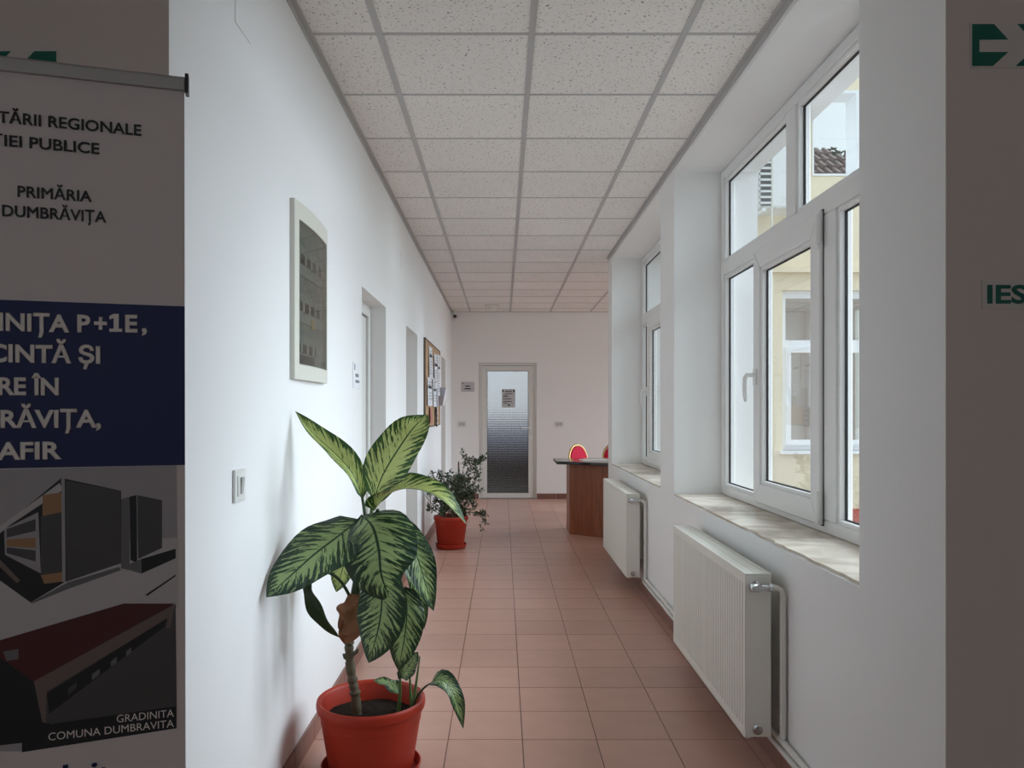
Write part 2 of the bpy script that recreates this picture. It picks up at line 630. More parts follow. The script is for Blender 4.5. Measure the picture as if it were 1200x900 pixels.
struct(w.build('wall_bay', 'far_lit_paint'), 'white end wall of the reception bay', 'wall')

# entrance hall around the camera
w = MB().box(-3.2, XL, 1.829, 2.05, -0.02, 3.0, 'wall_paint').box(-3.2, XL, 1.827, 1.829, -0.02, 2.81, 'hall_shade_paint')
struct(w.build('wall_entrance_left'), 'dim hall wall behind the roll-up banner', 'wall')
w = MB().box(XR, 3.2, Y0 + .002, 2.04, -0.02, 3.0, 'wall_paint').box(XR, 3.2, Y0, Y0 + .002, -0.02, 2.81, 'hall_shade_paint')
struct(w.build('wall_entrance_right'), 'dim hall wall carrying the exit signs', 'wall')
w = MB().box(-3.4, -3.2, -3.4, 2.05, -0.02, 3.0)
struct(w.build('wall_hall_left', 'hall_shade_paint'), 'left side wall of the entrance hall', 'wall')
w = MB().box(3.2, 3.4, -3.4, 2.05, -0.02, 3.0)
struct(w.build('wall_hall_right', 'hall_shade_paint'), 'right side wall of the entrance hall', 'wall')
HW = (-2.0, 2.0, 0.6, 2.5)
w = MB()
w.box(-3.2, HW[0], -3.4, -3.2, -0.02, 3.0)
w.box(HW[1], 3.2, -3.4, -3.2, -0.02, 3.0)
w.box(HW[0], HW[1], -3.4, -3.2, -0.02, HW[2])
w.box(HW[0], HW[1], -3.4, -3.2, HW[3], 3.0)
struct(w.build('wall_hall_rear', 'hall_shade_paint'), 'rear wall of the entrance hall with an added window', 'wall')
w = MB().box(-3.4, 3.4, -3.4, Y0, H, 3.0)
struct(w.build('ceiling_hall', 'hall_shade_paint'), 'plastered ceiling of the entrance hall', 'ceiling')
w = MB().box(-3.4, XO, Y0, YE, 3.0, 3.2)
w.box(-3.4, XB + 0.2, YE, Y1 + 0.2, 3.0, 3.2)
w.box(-3.4, 3.4, -3.4, Y0, 3.0, 3.2)
struct(w.build('ceiling_slab', 'concrete'), 'concrete roof slab above the suspended ceiling', 'slab')

# lobby behind the far door; side opening and skylight added to light it
w = MB()
LY = 14.6
w.box(-1.8, -1.6, Y1 + 0.2, LY, -0.02, 3.0, 'wall_paint')
w.box(1.6, 1.8, Y1 + 0.2, 12.15, -0.02, 3.0, 'wall_paint')
w.box(1.6, 1.8, 14.4, LY, -0.02, 3.0, 'wall_paint')
w.box(1.6, 1.8, 12.15, 14.4, -0.02, 0.9, 'wall_paint')
w.box(1.6, 1.8, 12.15, 14.4, 2.85, 2.95, 'wall_paint')
w.box(-1.8, 1.8, LY, LY + 0.2, -0.02, 0.62, 'dark_wood')
w.box(-1.8, 1.8, LY, LY + 0.2, 0.62, 1.12, 'fade_tone')  # middle tone paints the light fading down the rear wall
w.box(-1.8, 1.8, LY, LY + 0.2, 1.12, 2.95, 'wall_paint')
w.box(-1.8, 1.8, Y1 + 0.2, 12.6, 2.95, 3.05, 'wall_paint')
w.box(-1.8, -1.0, 12.6, LY + 0.2, 2.95, 3.05, 'wall_paint').box(1.0, 1.8, 12.6, LY + 0.2, 2.95, 3.05, 'wall_paint')
w.box(-1.8, 1.8, Y1 + 0.2, LY + 0.2, -0.06, -0.02, 'dark_wood')
struct(w.build('wall_lobby'), 'lobby behind the glazed door with a dark lower wall', 'wall')

# ------------------------------------------------------------------ floor: slab of grout, tiles proud of it
w = MB().box(-3.4, XB + 0.2, -3.4, Y1 + 0.2, -0.12, -0.003)
floor = struct(w.build('floor', 'grout'), 'corridor floor of square reddish-brown ceramic tiles', 'floor')
T = 0.30
GX, GY = 0.08, 3.20
tmesh = {}


def tile_mesh(wx, wy):
    k = (round(wx, 3), round(wy, 3))
    if k not in tmesh:
        g = 0.0018
        b_ = MB().box(-wx / 2 + g, wx / 2 - g, -wy / 2 + g, wy / 2 - g, -0.010, 0.0)
        tmesh[k] = b_.mesh('floor_tile', 'floor_tile')
    return tmesh[k]


def cuts(a, b_, g, s):
    k = math.ceil((a - g) / s - 1e-6)
    c = [a]
    while g + k * s < b_ - 1e-6:
        if g + k * s - a > 0.012:
            c.append(g + k * s)
        k += 1
    if b_ - c[-1] < 0.012 and len(c) > 1:
        c.pop()
    return c + [b_]


cx_ = cuts(XL, XR, GX, T)
cy_ = cuts(2.6, Y1, GY, T)
rest = MB()
for i in range(len(cx_) - 1):
    for j in range(len(cy_) - 1):
        wx, wy = cx_[i + 1] - cx_[i], cy_[j + 1] - cy_[j]
        o = bpy.data.objects.new('tile', tile_mesh(wx, wy))
        COL.objects.link(o)
        o.parent = floor
        o.location = ((cx_[i] + cx_[i + 1]) / 2, (cy_[j] + cy_[j + 1]) / 2, random.uniform(-0.0006, 0.0004))
for (xa, xb, ya, yb) in ((-3.2, 3.2, -3.2, 1.82), (XL, XR, 1.82, 2.6), (XR, XB, YE, Y1)):
    a_, b_ = cuts(xa, xb, GX, T), cuts(ya, yb, GY, T)
    for i in range(len(a_) - 1):
        for j in range(len(b_) - 1):
            rest.box(a_[i] + .0018, a_[i + 1] - .0018, b_[j] + .0018, b_[j + 1] - .0018, -0.01, 0)
tag(rest.build('tile_field', 'floor_tile', floor), kind='stuff')

# skirting tiles
sk_mesh = {}


def skirting(name, label, runs, axis, face, sgn):
    root = struct(empty(name, (0, 0, 0)), label, 'baseboard')
    for a, b_ in runs:
        c = cuts(a, b_, GY, T)
        for i in range(len(c) - 1):
            L = c[i + 1] - c[i] - 0.003
            k = (axis, sgn, round(L, 3))
            if k not in sk_mesh:
                mb = MB()
                d0, d1 = sorted((0.0, sgn * 0.010))
                if axis == 'y':
                    mb.box(d0, d1, -L / 2, L / 2, 0, 0.082)
                else:
                    mb.box(-L / 2, L / 2, d0, d1, 0, 0.082)
                sk_mesh[k] = mb.mesh('skirting_tile', 'skirting')
            o = bpy.data.objects.new('skirting_tile', sk_mesh[k])
            COL.objects.link(o)
            o.parent = root
            mid = (c[i] + c[i + 1]) / 2
            o.location = (face, mid, 0) if axis == 'y' else (mid, face, 0)
    return root


lr, p = [], 1.84
for a, b_ in DOORS:
    lr.append((p, a))
    p = b_
lr.append((p, Y1))
skirting('baseboard_left', 'reddish-brown tile skirting along the left wall', lr, 'y', XL, 1)
skirting('baseboard_right', 'reddish-brown tile skirting under the radiators', [(1.84, YE)], 'y', XR, -1)
skirting('baseboard_back', 'reddish-brown tile skirting along the far wall', [(XL + 0.012, DX0), (DX1, XB)], 'x', Y1, -1)

# ------------------------------------------------------------------ suspended ceiling
ceil = struct(empty('ceiling', (0, 0, H)), 'suspended ceiling of speckled white tiles in a grey grid', 'ceiling')
CX, CY, S = 0.115, 3.12, 0.60
cm = {}


def ctile(x0, x1, y0, y1):
    wx, wy = x1 - x0, y1 - y0
    k = (round(wx, 3), round(wy, 3))
    if k not in cm:
        cm[k] = MB().box(-wx / 2, wx / 2, -wy / 2, wy / 2, 0, 0.015).mesh('ceiling_tile', 'ceiling_tile')
    o = bpy.data.objects.new('ceiling_tile', cm[k])
    COL.objects.link(o)
    o.parent = ceil
    o.location = ((x0 + x1) / 2, (y0 + y1) / 2, 0.004)


bars = []
for (xa, xb, ya, yb) in ((XL, XR, Y0, YE), (XL, XB, YE, Y1)):
    a_, b_ = cuts(xa, xb, CX, S), cuts(ya, yb, CY, S)
    for i in range(len(a_) - 1):
        for j in range(len(b_) - 1):
            ctile(a_[i], a_[i + 1], b_[j], b_[j + 1])
    for x in a_[1:-1]:
        bars.append(('main_bar', x - 0.013, x + 0.013, ya, yb, 0.0))
    for y in b_[1:-1]:
        bars.append(('cross_bar', xa, xb, y - 0.008, y + 0.008, 0.0015))
for n_, x0, x1, y0, y1, dz in bars:
    MB().box(x0, x1, y0, y1, H + dz, H + 0.008).build(n_, 'grid_bar', ceil)
w = MB().box(XL, XL + 0.024, Y0, Y1, H - 0.002, H + 0.006)
w.box(XL, XL + 0.003, Y0, Y1, H - 0.022, H)
struct(w.build('trim_1', 'grid_bar'), 'grey ceiling edge angle along the left wall', 'trim')
w = MB().box(XR - 0.024, XR, Y0, YE, H - 0.002, H + 0.006)
w.box(XR - 0.004, XR, Y0, YE, H - 0.028, H)
struct(w.build('trim_2', 'grid_bar'), 'grey ceiling edge angle along the window wall', 'trim')
w = MB().box(XL, XB, Y1 - 0.024, Y1, H - 0.002, H + 0.006)
struct(w.build('trim_3', 'grid_bar'), 'grey ceiling edge angle along the far wall', 'trim')


# ------------------------------------------------------------------ windows
def ring(mb, y0, y1, z0, z1, wd, x0, x1):
    mb.prism([(x0, y0, z0), (x0, y1, z0), (x0, y1 - wd, z0 + wd), (x0, y0 + wd, z0 + wd)], (x1 - x0, 0, 0))
    mb.prism([(x0, y0, z1), (x0, y1, z1), (x0, y1 - wd, z1 - wd), (x0, y0 + wd, z1 - wd)], (x1 - x0, 0, 0))
    mb.prism([(x0, y0, z0), (x0, y0, z1), (x0, y0 + wd, z1 - wd), (x0, y0 + wd, z0 + wd)], (x1 - x0, 0, 0))
    mb.prism([(x0, y1, z0), (x0, y1, z1), (x0, y1 - wd, z1 - wd), (x0, y1 - wd, z0 + wd)], (x1 - x0, 0, 0))
    return mb


def light_(parent, y0, y1, z0, z1, xf):
    """glass with bead and gasket in a clear opening; xf = inner face of the surrounding frame"""
    b_ = ring(MB(), y0, y1, z0, z1, 0.017, xf + 0.008, xf + 0.042).build('glazing_bead', 'pvc', parent, bevel=0.003)
    g = 0.017
    ring(MB(), y0 + g - 0.003, y1 - g + 0.003, z0 + g - 0.003, z1 - g + 0.003, 0.008, xf + 0.030, xf + 0.040).build('gasket', 'gasket', parent)
    MB().box(xf + 0.036, xf + 0.042, y0 + 0.010, y1 - 0.010, z0 + 0.010, z1 - 0.010).build('pane', 'clear_glass', parent)


def pvc_window(name, label, y0, y1, s0, s1, um, zt):
    """outer frame y0..y1; opening sash s0..s1 in the lower tier; um = mullion of the upper tier"""
    z0, z1 = SILL, HEAD - 0.005
    x0, x1 = XW, XW + 0.07
    fw = 0.052
    root = struct(empty(name, (XW, (y0 + y1) / 2, z0)), label, 'window')
    ring(MB(), y0 + .002, y1 - .002, z0 + .001, z1, fw, x0, x1).build('frame', 'pvc', root, bevel=0.006)
    MB().box(x0, x1, y0 + fw, y1 - fw, zt - 0.042, zt + 0.042).build('transom', 'pvc', root, bevel=0.006)
    MB().box(x0, x1, um - 0.06, um + 0.06, zt + 0.042, z1 - fw).build('mullion', 'pvc', root, bevel=0.006)
    lo0, lo1 = z0 + fw, zt - 0.042
    MB().box(x0, x1, s1 - 0.03, s1 + 0.035, lo0, lo1).build('mullion', 'pvc', root, bevel=0.006)
    MB().box(x0, x1, s0 - 0.115, s0 + 0.03, lo0, lo1).build('mullion', 'pvc', root, bevel=0.006)
    light_(root, y0 + fw, um - 0.06, zt + 0.042, z1 - fw, x0)
    light_(root, um + 0.06, y1 - fw, zt + 0.042, z1 - fw, x0)
    light_(root, s1 + 0.035, y1 - fw, lo0, lo1, x0)
    light_(root, y0 + fw, s0 - 0.115, lo0, lo1, x0)
    # opening sash, proud of the frame
    sx = x0 - 0.018
    sw = 0.098
    sash = ring(MB(), s0, s1, lo0 - 0.02, lo1 + 0.02, sw, sx, x0 + 0.05).build('sash', 'pvc', root, bevel=0.006)
    light_(sash, s0 + sw, s1 - sw, lo0 - 0.02 + sw, lo1 + 0.02 - sw, sx)
    ring(MB(), s0 - 0.004, s1 + 0.004, lo0 - 0.024, lo1 + 0.024, 0.006, x0 - 0.003, x0 + 0.002).build('sash_seal', 'gasket', root)
    hy, hz = s1 - 0.05, 1.50
    hd = MB().box(sx - 0.012, sx, hy - 0.016, hy + 0.016, hz - 0.04, hz + 0.04)
    hd.tube([(sx, hy, hz + 0.01), (sx - 0.045, hy, hz + 0.01)], 0.010, 10)
    hd.tube(catmull([(sx - 0.042, hy, hz + 0.014), (sx - 0.056, hy + 0.004, hz - 0.005), (sx - 0.056, hy + 0.012, hz - 0.07), (sx - 0.05, hy + 0.014, hz - 0.125)], 10), [0.010] * 9 + [0.007], 10)
    hd.build('handle', 'pvc', sash, smooth=40)
    for hz0 in (lo0 + 0.0, lo1 - 0.12):
        hg = MB().tube([(sx - 0.008, s0 - 0.008, hz0), (sx - 0.008, s0 - 0.008, hz0 + 0.12)], 0.011, 10)
        hg.box(sx - 0.014, sx + 0.002, s0 - 0.016, s0 + 0.012, hz0 - 0.016, hz0 - 0.002)
        hg.build('hinge', 'pvc', sash, smooth=40)
    return root


pvc_window('window_1', 'large white plastic window above the near radiator, cream facade outside', N1[0], N1[1], 3.232, 4.085, 3.605, 2.17)
pvc_window('window_2', 'white plastic window above the far radiator', N2[0], N2[1], 6.26, 7.10, 6.32, 2.17)


def sill_slab(y0, y1, label, chips):
    z0, z1 = SILL - 0.010, SILL
    # outline with a broken front edge
    pts = [(XO + 0.03, y0), (XO + 0.03, y1), (XR + 0.0005, y1)]
    y = y1
    rr = random.Random(int(y0 * 100))
    while y > y0 + 0.06:
        y -= rr.uniform(0.03, 0.09)
        c = rr.uniform(0, 0.016) if (y < y0 + chips) else rr.uniform(0, 0.002)
        pts.append((XR + 0.0005 + c, max(y, y0 + 0.01)))
    pts.append((XR + 0.0005, y0))
    mb = MB().prism([(x, yy, z0) for x, yy in pts], (0, 0, z1 - z0))
    o = mb.build('window_sill', 'marble')
    tag(o, label, 'window sill')
    # joints between the slabs
    n = 3
    for k in range(1, n):
        yy = y0 + (y1 - y0) * k / n
        MB().box(XR, XW, yy - 0.0012, yy + 0.0012, z1, z1 + 0.0006).build('joint', 'grout', o)
    return o


sill_slab(N1[0] + .001, N1[1] - .001, 'beige marble sill with a chipped edge under the near window', 1.1)
sill_slab(N2[0] + .001, N2[1] - .001, 'beige marble sill under the far window', 0.2)

# facade window of the bay (seen through the near window)
wr = struct(empty('window_3', (FX0, FY0, FZ0)), 'white-framed window in the cream courtyard facade', 'window')
w = MB()
fy0, fy1 = FY0 + 0.06, FY0 + 0.13
for x0, x1, z0, z1 in ((FX0, FX0 + 0.05, FZ0, FZ1), (FX1 - 0.05, FX1, FZ0, FZ1), (FX0 + .05, FX1 - .05, FZ0, FZ0 + 0.05), (FX0 + .05, FX1 - .05, FZ1 - 0.07, FZ1), (FX0 + .05, FX1 - .05, 1.93, 2.0), (3.20, 3.27, FZ0 + .05, 1.93), (3.85, 3.92, FZ0 + .05, 1.93), (3.85, 3.92, 2.0, FZ1 - .07)):
    w.box(x0, x1, fy0, fy1, z0, z1)
w.build('frame', 'frame_outside', wr)
w = MB()
for x0, x1 in ((FX0 + 0.05, 3.20), (3.27, 3.85), (3.92, FX1 - 0.05)):
    for a, b_, c, d in ((x0, x0 + .05, 1.0, 1.93), (x1 - .05, x1, 1.0, 1.93), (x0 + .05, x1 - .05, 1.0, 1.05), (x0 + .05, x1 - .05, 1.88, 1.93)):
        w.box(a, b_, fy0 - 0.012, fy0 + 0.03, c, d)
w.build('sash', 'frame_outside', wr)
for x0, x1, z0, z1 in ((FX0 + .05, 3.85, 2.0, 2.40), (3.92, FX1 - .05, 2.0, 2.4), (FX0 + .1, 3.15, 1.05, 1.88), (3.32, 3.80, 1.05, 1.88), (3.97, FX1 - .1, 1.05, 1.88)):
    MB().box(x0, x1, fy0 + 0.02, fy0 + 0.026, z0, z1).build('pane', 'clear_glass', wr)
MB().box(FX0 - 0.03, FX1 + 0.03, FY0 - 0.05, FY0 + 0.06, FZ0 - 0.03, FZ0).build('outer_sill', 'frame_outside', wr)

wr = struct(empty('added_window_bay', (XB + .1, 9.8, 0.8)), 'wide window added to light the end of the reception bay', 'window')  # unseen window, added to bring more light into the bay
ring(MB(), 7.95, 11.75, 0.45, 2.7, 0.06, XB + .08, XB + .15).box(XB + .081, XB + .149, 9.2, 9.28, .51, 2.64).box(XB + .08, XB + .15, 10.4, 10.48, .51, 2.64).build('frame', 'pvc', wr)
for a, b_ in ((8.01, 9.2), (9.28, 10.4), (10.48, 11.69)):
    MB().box(XB + .11, XB + .116, a, b_, .51, 2.64).build('pane', 'clear_glass', wr)

# hall window added behind the camera to light the entrance walls
wr = struct(empty('added_window_hall', (0, -3.3, HW[2])), 'hall window added behind the viewer for light', 'window')
w = MB()
for x0, x1, z0, z1 in ((HW[0], HW[0] + .06, HW[2], HW[3]), (HW[1] - .06, HW[1], HW[2], HW[3]), (HW[0] + .06, HW[1] - .06, HW[2], HW[2] + .06), (HW[0] + .06, HW[1] - .06, HW[3] - .06, HW[3]), (-.04, .04, HW[2] + .06, HW[3] - .06)):
    w.box(x0, x1, -3.33, -3.27, z0, z1)
w.build('frame', 'pvc', wr)
for x0, x1 in ((HW[0] + .06, -.04), (.04, HW[1] - .06)):
    MB().box(x0, x1, -3.303, -3.297, HW[2] + .06, HW[3] - .06).build('pane', 'clear_glass', wr)

# ------------------------------------------------------------------ doors
def recess_door(name, y0, y1, depth, label):
    root = struct(empty(name, (XL - depth, (y0 + y1) / 2, 0)), label, 'door')
    xf = XL - depth
    fr = MB()
    fr.box(xf - 0.06, xf, y0, y0 + 0.07, 0, DH)
    fr.box(xf - 0.06, xf, y1 - 0.07, y1, 0, DH)
    fr.box(xf - 0.06, xf, y0 + 0.07, y1 - 0.07, DH - 0.07, DH)
    fr.build('door_frame', 'pvc_door', root, bevel=0.004)
    MB().box(xf - 0.05, xf - 0.018, y0 + 0.076, y1 - 0.076, 0.01, DH - 0.076).build('door_leaf', 'pvc_door', root, bevel=0.003)
    g = MB()
    g.box(xf - 0.045, xf - 0.02, y0 + 0.07, y0 + 0.076, 0.01, DH - 0.07)
    g.box(xf - 0.045, xf - 0.02, y1 - 0.076, y1 - 0.07, 0.01, DH - 0.07)
    g.box(xf - 0.045, xf - 0.02, y0 + 0.076, y1 - 0.076, DH - 0.076, DH - 0.07)
    g.build('seal', 'gasket', root)
    hy = y0 + 0.13
    hd = MB().box(xf - 0.018, xf - 0.010, hy - 0.018, hy + 0.018, 0.92, 1.14)
    hd.tube([(xf - 0.012, hy, 1.06), (xf + 0.035, hy, 1.06), (xf + 0.042, hy + 0.02, 1.06), (xf + 0.042, hy + 0.12, 1.06)], 0.009, 8)
    hd.build('handle', 'chrome', root, smooth=40)
    return root


recess_door('door_1', *DOORS[0], 0.10, 'white door in the first recess beyond the fuse box')
recess_door('door_2', *DOORS[1], 0.15, 'white door in the second recess before the noticeboard')
recess_door('door_3', *DOORS[2], 0.15, 'white door in the last recess beyond the noticeboard')

# glazed door in the far wall
dr = struct(empty('door_4', ((DX0 + DX1) / 2, Y1 + 0.05, 0)), 'white plastic door with a patterned glass panel in the far wall', 'door')
fy = Y1 + 0.035


def ringx(mb, x0, x1, z0, z1, wd, y0, y1, bottom=True):
    mb.prism([(x0, y0, z1), (x1, y0, z1), (x1 - wd, y0, z1 - wd), (x0 + wd, y0, z1 - wd)], (0, y1 - y0, 0))
    zb = z0 + wd if bottom else z0
    mb.prism([(x0, y0, z0), (x0, y0, z1), (x0 + wd, y0, z1 - wd), (x0 + wd, y0, zb)], (0, y1 - y0, 0))
    mb.prism([(x1, y0, z0), (x1, y0, z1), (x1 - wd, y0, z1 - wd), (x1 - wd, y0, zb)], (0, y1 - y0, 0))
    if bottom:
        mb.prism([(x0, y0, z0), (x1, y0, z0), (x1 - wd, y0, z0 + wd), (x0 + wd, y0, z0 + wd)], (0, y1 - y0, 0))
    return mb


ringx(MB(), DX0, DX1, 0, DZ, 0.055, fy, fy + 0.07, False).build('door_frame', 'pvc_door', dr, bevel=0.005)
lx0, lx1, lz0, lz1 = DX0 + 0.05, DX1 - 0.05, 0.012, DZ - 0.05
leaf_ = ringx(MB(), lx0, lx1, lz0, lz1, 0.075, fy - 0.015, fy + 0.05).build('door_leaf', 'pvc_door', dr, bevel=0.005)
gx0, gx1, gz0, gz1 = lx0 + 0.075, lx1 - 0.075, lz0 + 0.075, lz1 - 0.075
ringx(MB(), gx0 - .004, gx1 + .004, gz0 - .004, gz1 + .004, 0.010, fy - 0.006, fy + 0.02).build('gasket', 'gasket', leaf_)
MB().box(gx0, gx1, fy + 0.006, fy + 0.012, gz0, gz1).build('glass_panel', 'ribbed_glass', leaf_)
MB().box(lx0 - .004, lx1 + .004, fy - 0.004, fy + .002, lz1, lz1 + .005).build('seal', 'gasket', dr)
MB().box(DX0, DX1, fy - 0.02, fy + 0.07, 0.0, 0.012).build('threshold', 'alu', dr)
hx, hz = lx1 - 0.035, 1.07
hd = MB().box(hx - 0.016, hx + 0.016, fy - 0.027, fy - 0.015, hz - 0.17, hz + 0.12)
hd.tube([(hx, fy - 0.02, hz), (hx, fy - 0.065, hz), (hx - 0.02, fy - 0.07, hz), (hx - 0.13, fy - 0.07, hz)], 0.010, 10)
hd.build('handle', 'pvc', leaf_, smooth=40)
MB().lathe((hx, fy - 0.03, hz - 0.10), [(0.011, -0.004), (0.011, 0.006)], 12, 'y').build('lock_cylinder', 'chrome', leaf_, smooth=40)


# ------------------------------------------------------------------ lettering helper
def text_mesh(body, bold=0.0):
    cu = bpy.data.curves.new('lettering', 'FONT')
    cu.body = body
    cu.size = 1.0
    cu.bevel_depth = bold
    cu.bevel_resolution = 0
    cu.resolution_u = 3
    o = bpy.data.objects.new('lettering_tmp', cu)
    COL.objects.link(o)
    dg = bpy.context.evaluated_depsgraph_get()
    me = bpy.data.meshes.new_from_object(o.evaluated_get(dg))
    bpy.data.objects.remove(o)
    xs = [v.co.x for v in me.vertices]
    return me, min(xs), max(xs)


CAP = {}


def cap_h(bold):
    if bold not in CAP:
        me, _, _ = text_mesh('E', bold)
        CAP[bold] = max(v.co.y for v in me.vertices) - min(v.co.y for v in me.vertices)
    return CAP[bold]


def lettering(body, mat, parent, xr, zb, cap, y, sub=None, subw=None, bold=0.0, name='lettering', left=False):
    """text in the parent's local x-z plane facing -y; right end at xr (or left end), baseline zb, capital height cap"""
    me, mn, mxx = text_mesh(body, bold)
    k = cap / cap_h(bold)
    kx = k
    if sub:
        _, a, b_ = text_mesh(sub, bold)
        kx = subw / (b_ - a)
    me.transform(Matrix(((kx, 0, 0, (xr - kx * mn) if left else (xr - kx * mxx)), (0, 0, -k * 0.01, y), (0, k, 0, zb), (0, 0, 0, 1))))
    me.materials.clear()
    me.materials.append(M[mat])
    me.name = name
    o = bpy.data.objects.new(name, me)
    COL.objects.link(o)
    o.parent = parent
    return o


# ------------------------------------------------------------------ roll-up banner
n_ = Vector((0.298, -0.955, 0)).normalized()
ex = Vector((0.955, 0.298, 0)).normalized()
ez = (Vector((0, 0, 1)) + n_ * 0.0225).normalized()
ey = ez.cross(ex)
R0 = Vector((-0.697, 1.744, 0.0))
ban = bpy.data.objects.new('rollup_banner', None)
COL.objects.link(ban)
ban.matrix_world = Matrix(((ex.x, ey.x, ez.x, R0.x), (ex.y, ey.y, ez.y, R0.y), (ex.z, ey.z, ez.z, R0.z), (0, 0, 0, 1)))
tag(ban, 'tall roll-up banner with a navy band and building pictures, standing before the hall wall', 'banner')


def bl(px, py):
    """place on the banner's sheet, in its own (x, z), read off the photograph"""
    d = Vector(((px - VX) / F, 1.0, (VY - py) / F))
    c = Vector((0, 0, EYE))
    t = (R0 - c).dot(ey) / d.dot(ey)
    q = c + d * t - R0
    return q.dot(ex), q.dot(ez)


BW = 0.85
_lay = [0]


def bbuild(mb, name, mat, parent=None, **kw):
    o = mb.build(name, mat, None, **kw)
    o.parent = parent or ban
    return o


zt_ = bl(207, 100)[1]
bbuild(MB().box(-BW, 0, 0.0, 0.0012, 0.06, zt_), 'sheet', 'banner_white')
mb = MB().prism([(-BW - .004, -0.010, zt_ - 0.012), (-BW - .004, 0.008, zt_ - 0.012), (-BW - .004, 0.010, zt_ + 0.014), (-BW - .004, 0.0, zt_ + 0.020), (-BW - .004, -0.010, zt_ + 0.014)], (BW + 0.006, 0, 0))
bar = bbuild(mb, 'top_rail', 'alu', bevel=0.002)
bbuild(MB().box(0.002, 0.009, -0.013, 0.013, zt_ - 0.018, zt_ + 0.023), 'end_cap', 'black_plastic', bar)
bbuild(MB().box(-BW - 0.009, -BW - 0.004, -0.013, 0.013, zt_ - 0.018, zt_ + 0.023), 'end_cap', 'black_plastic', bar)
mb = MB().prism([(-BW - .01, -0.05, 0.012), (-BW - .01, 0.06, 0.012), (-BW - .01, 0.055, 0.06), (-BW - .01, 0.02, 0.075), (-BW - .01, -0.04, 0.06)], (BW + 0.02, 0, 0))
bbuild(mb, 'base_cassette', 'alu', bevel=0.004)
for xx in (-BW + 0.1, -0.1):
    bbuild(MB().box(xx - 0.03, xx + 0.03, -0.16, 0.10, 0.0, 0.012), 'foot', 'alu', bevel=0.003)
bbuild(MB().tube([(-BW / 2, 0.02, 0.07), (-BW / 2, 0.012, zt_)], 0.008, 8), 'support_pole', 'alu', smooth=40)
zb0, zb1 = bl(105, 547)[1], bl(105, 355)[1]
bbuild(MB().box(-BW, 0, -0.0008, 0.0, zb0, zb1), 'navy_band', 'banner_navy')


def btext(body, sub, pl, pr, base, capx, mat, bold):
    x0, _ = bl(pl, base)
    x1, z = bl(pr, base)
    _, z2 = bl(pr, base - capx)
    lettering(body, mat, ban, x1, z, z2 - z, -0.0034, sub, x1 - x0, bold)


btext('TĂRII REGIONALE', 'REGIONALE', 57, 166, 159.5, 13, 'print_black', 0.02)
btext('ȚIEI PUBLICE', 'PUBLICE', 35, 117, 181, 13, 'print_black', 0.02)
btext('PRIMĂRIA', 'PRIMĂRIA', 21, 108, 237, 13, 'print_black', 0.02)
btext('DUMBRĂVIȚA', 'DUMBRĂVIȚA', 3, 125, 261, 13, 'print_black', 0.02)
for t_, u_, a_, b_ in (('DINIȚA', 'NIȚA', 7, 82), ('P', 'P', 90.7, 106.5), ('+', '+', 110.5, 126), ('E', 'E', 146.7, 161.5), (',', ',', 166, 172.5)):
    btext(t_, u_, a_, b_, 389, 21, 'print_text', 0.04)
mb = MB()
for q_ in ([(133.5, 368), (139.5, 368), (139.5, 389), (133.5, 389)], [(128.5, 374.5), (128.5, 370.5), (133.6, 367.9), (133.6, 373)], [(128.5, 385.2), (143.5, 385.4), (143.5, 389), (128.5, 389)]):
    _lay[0] += 1
    mb.poly([(bl(*p_)[0], -0.0034 - 0.0002 * len(mb.f), bl(*p_)[1]) for p_ in q_])
bbuild(mb, 'lettering', 'print_text')
btext('INCINTĂ ȘI', 'ȘI', 92, 118, 425.5, 21, 'print_text', 0.04)
btext('RE ÎN', 'ÎN', 37, 69.5, 462.5, 21, 'print_text', 0.04)
btext('BRĂVIȚA,', 'RĂVIȚA,', 1, 119, 500, 21, 'print_text', 0.04)
btext('AFIR', 'FIR', 24, 73, 537, 21, 'print_text', 0.04)
# the two printed pictures, laid down as flat colour fields


def bprint(name, polys, base=-0.0006):
    mb = MB()
    for mat, pts in polys:
        _lay[0] += 1
        y = base - 0.00006 * _lay[0]
        q = [bl(*p_) for p_ in pts]
        mb.poly([(max(-BW + .002, min(-0.0005, x)), y, z) for x, z in q], mat)
    return bbuild(mb, name, None)


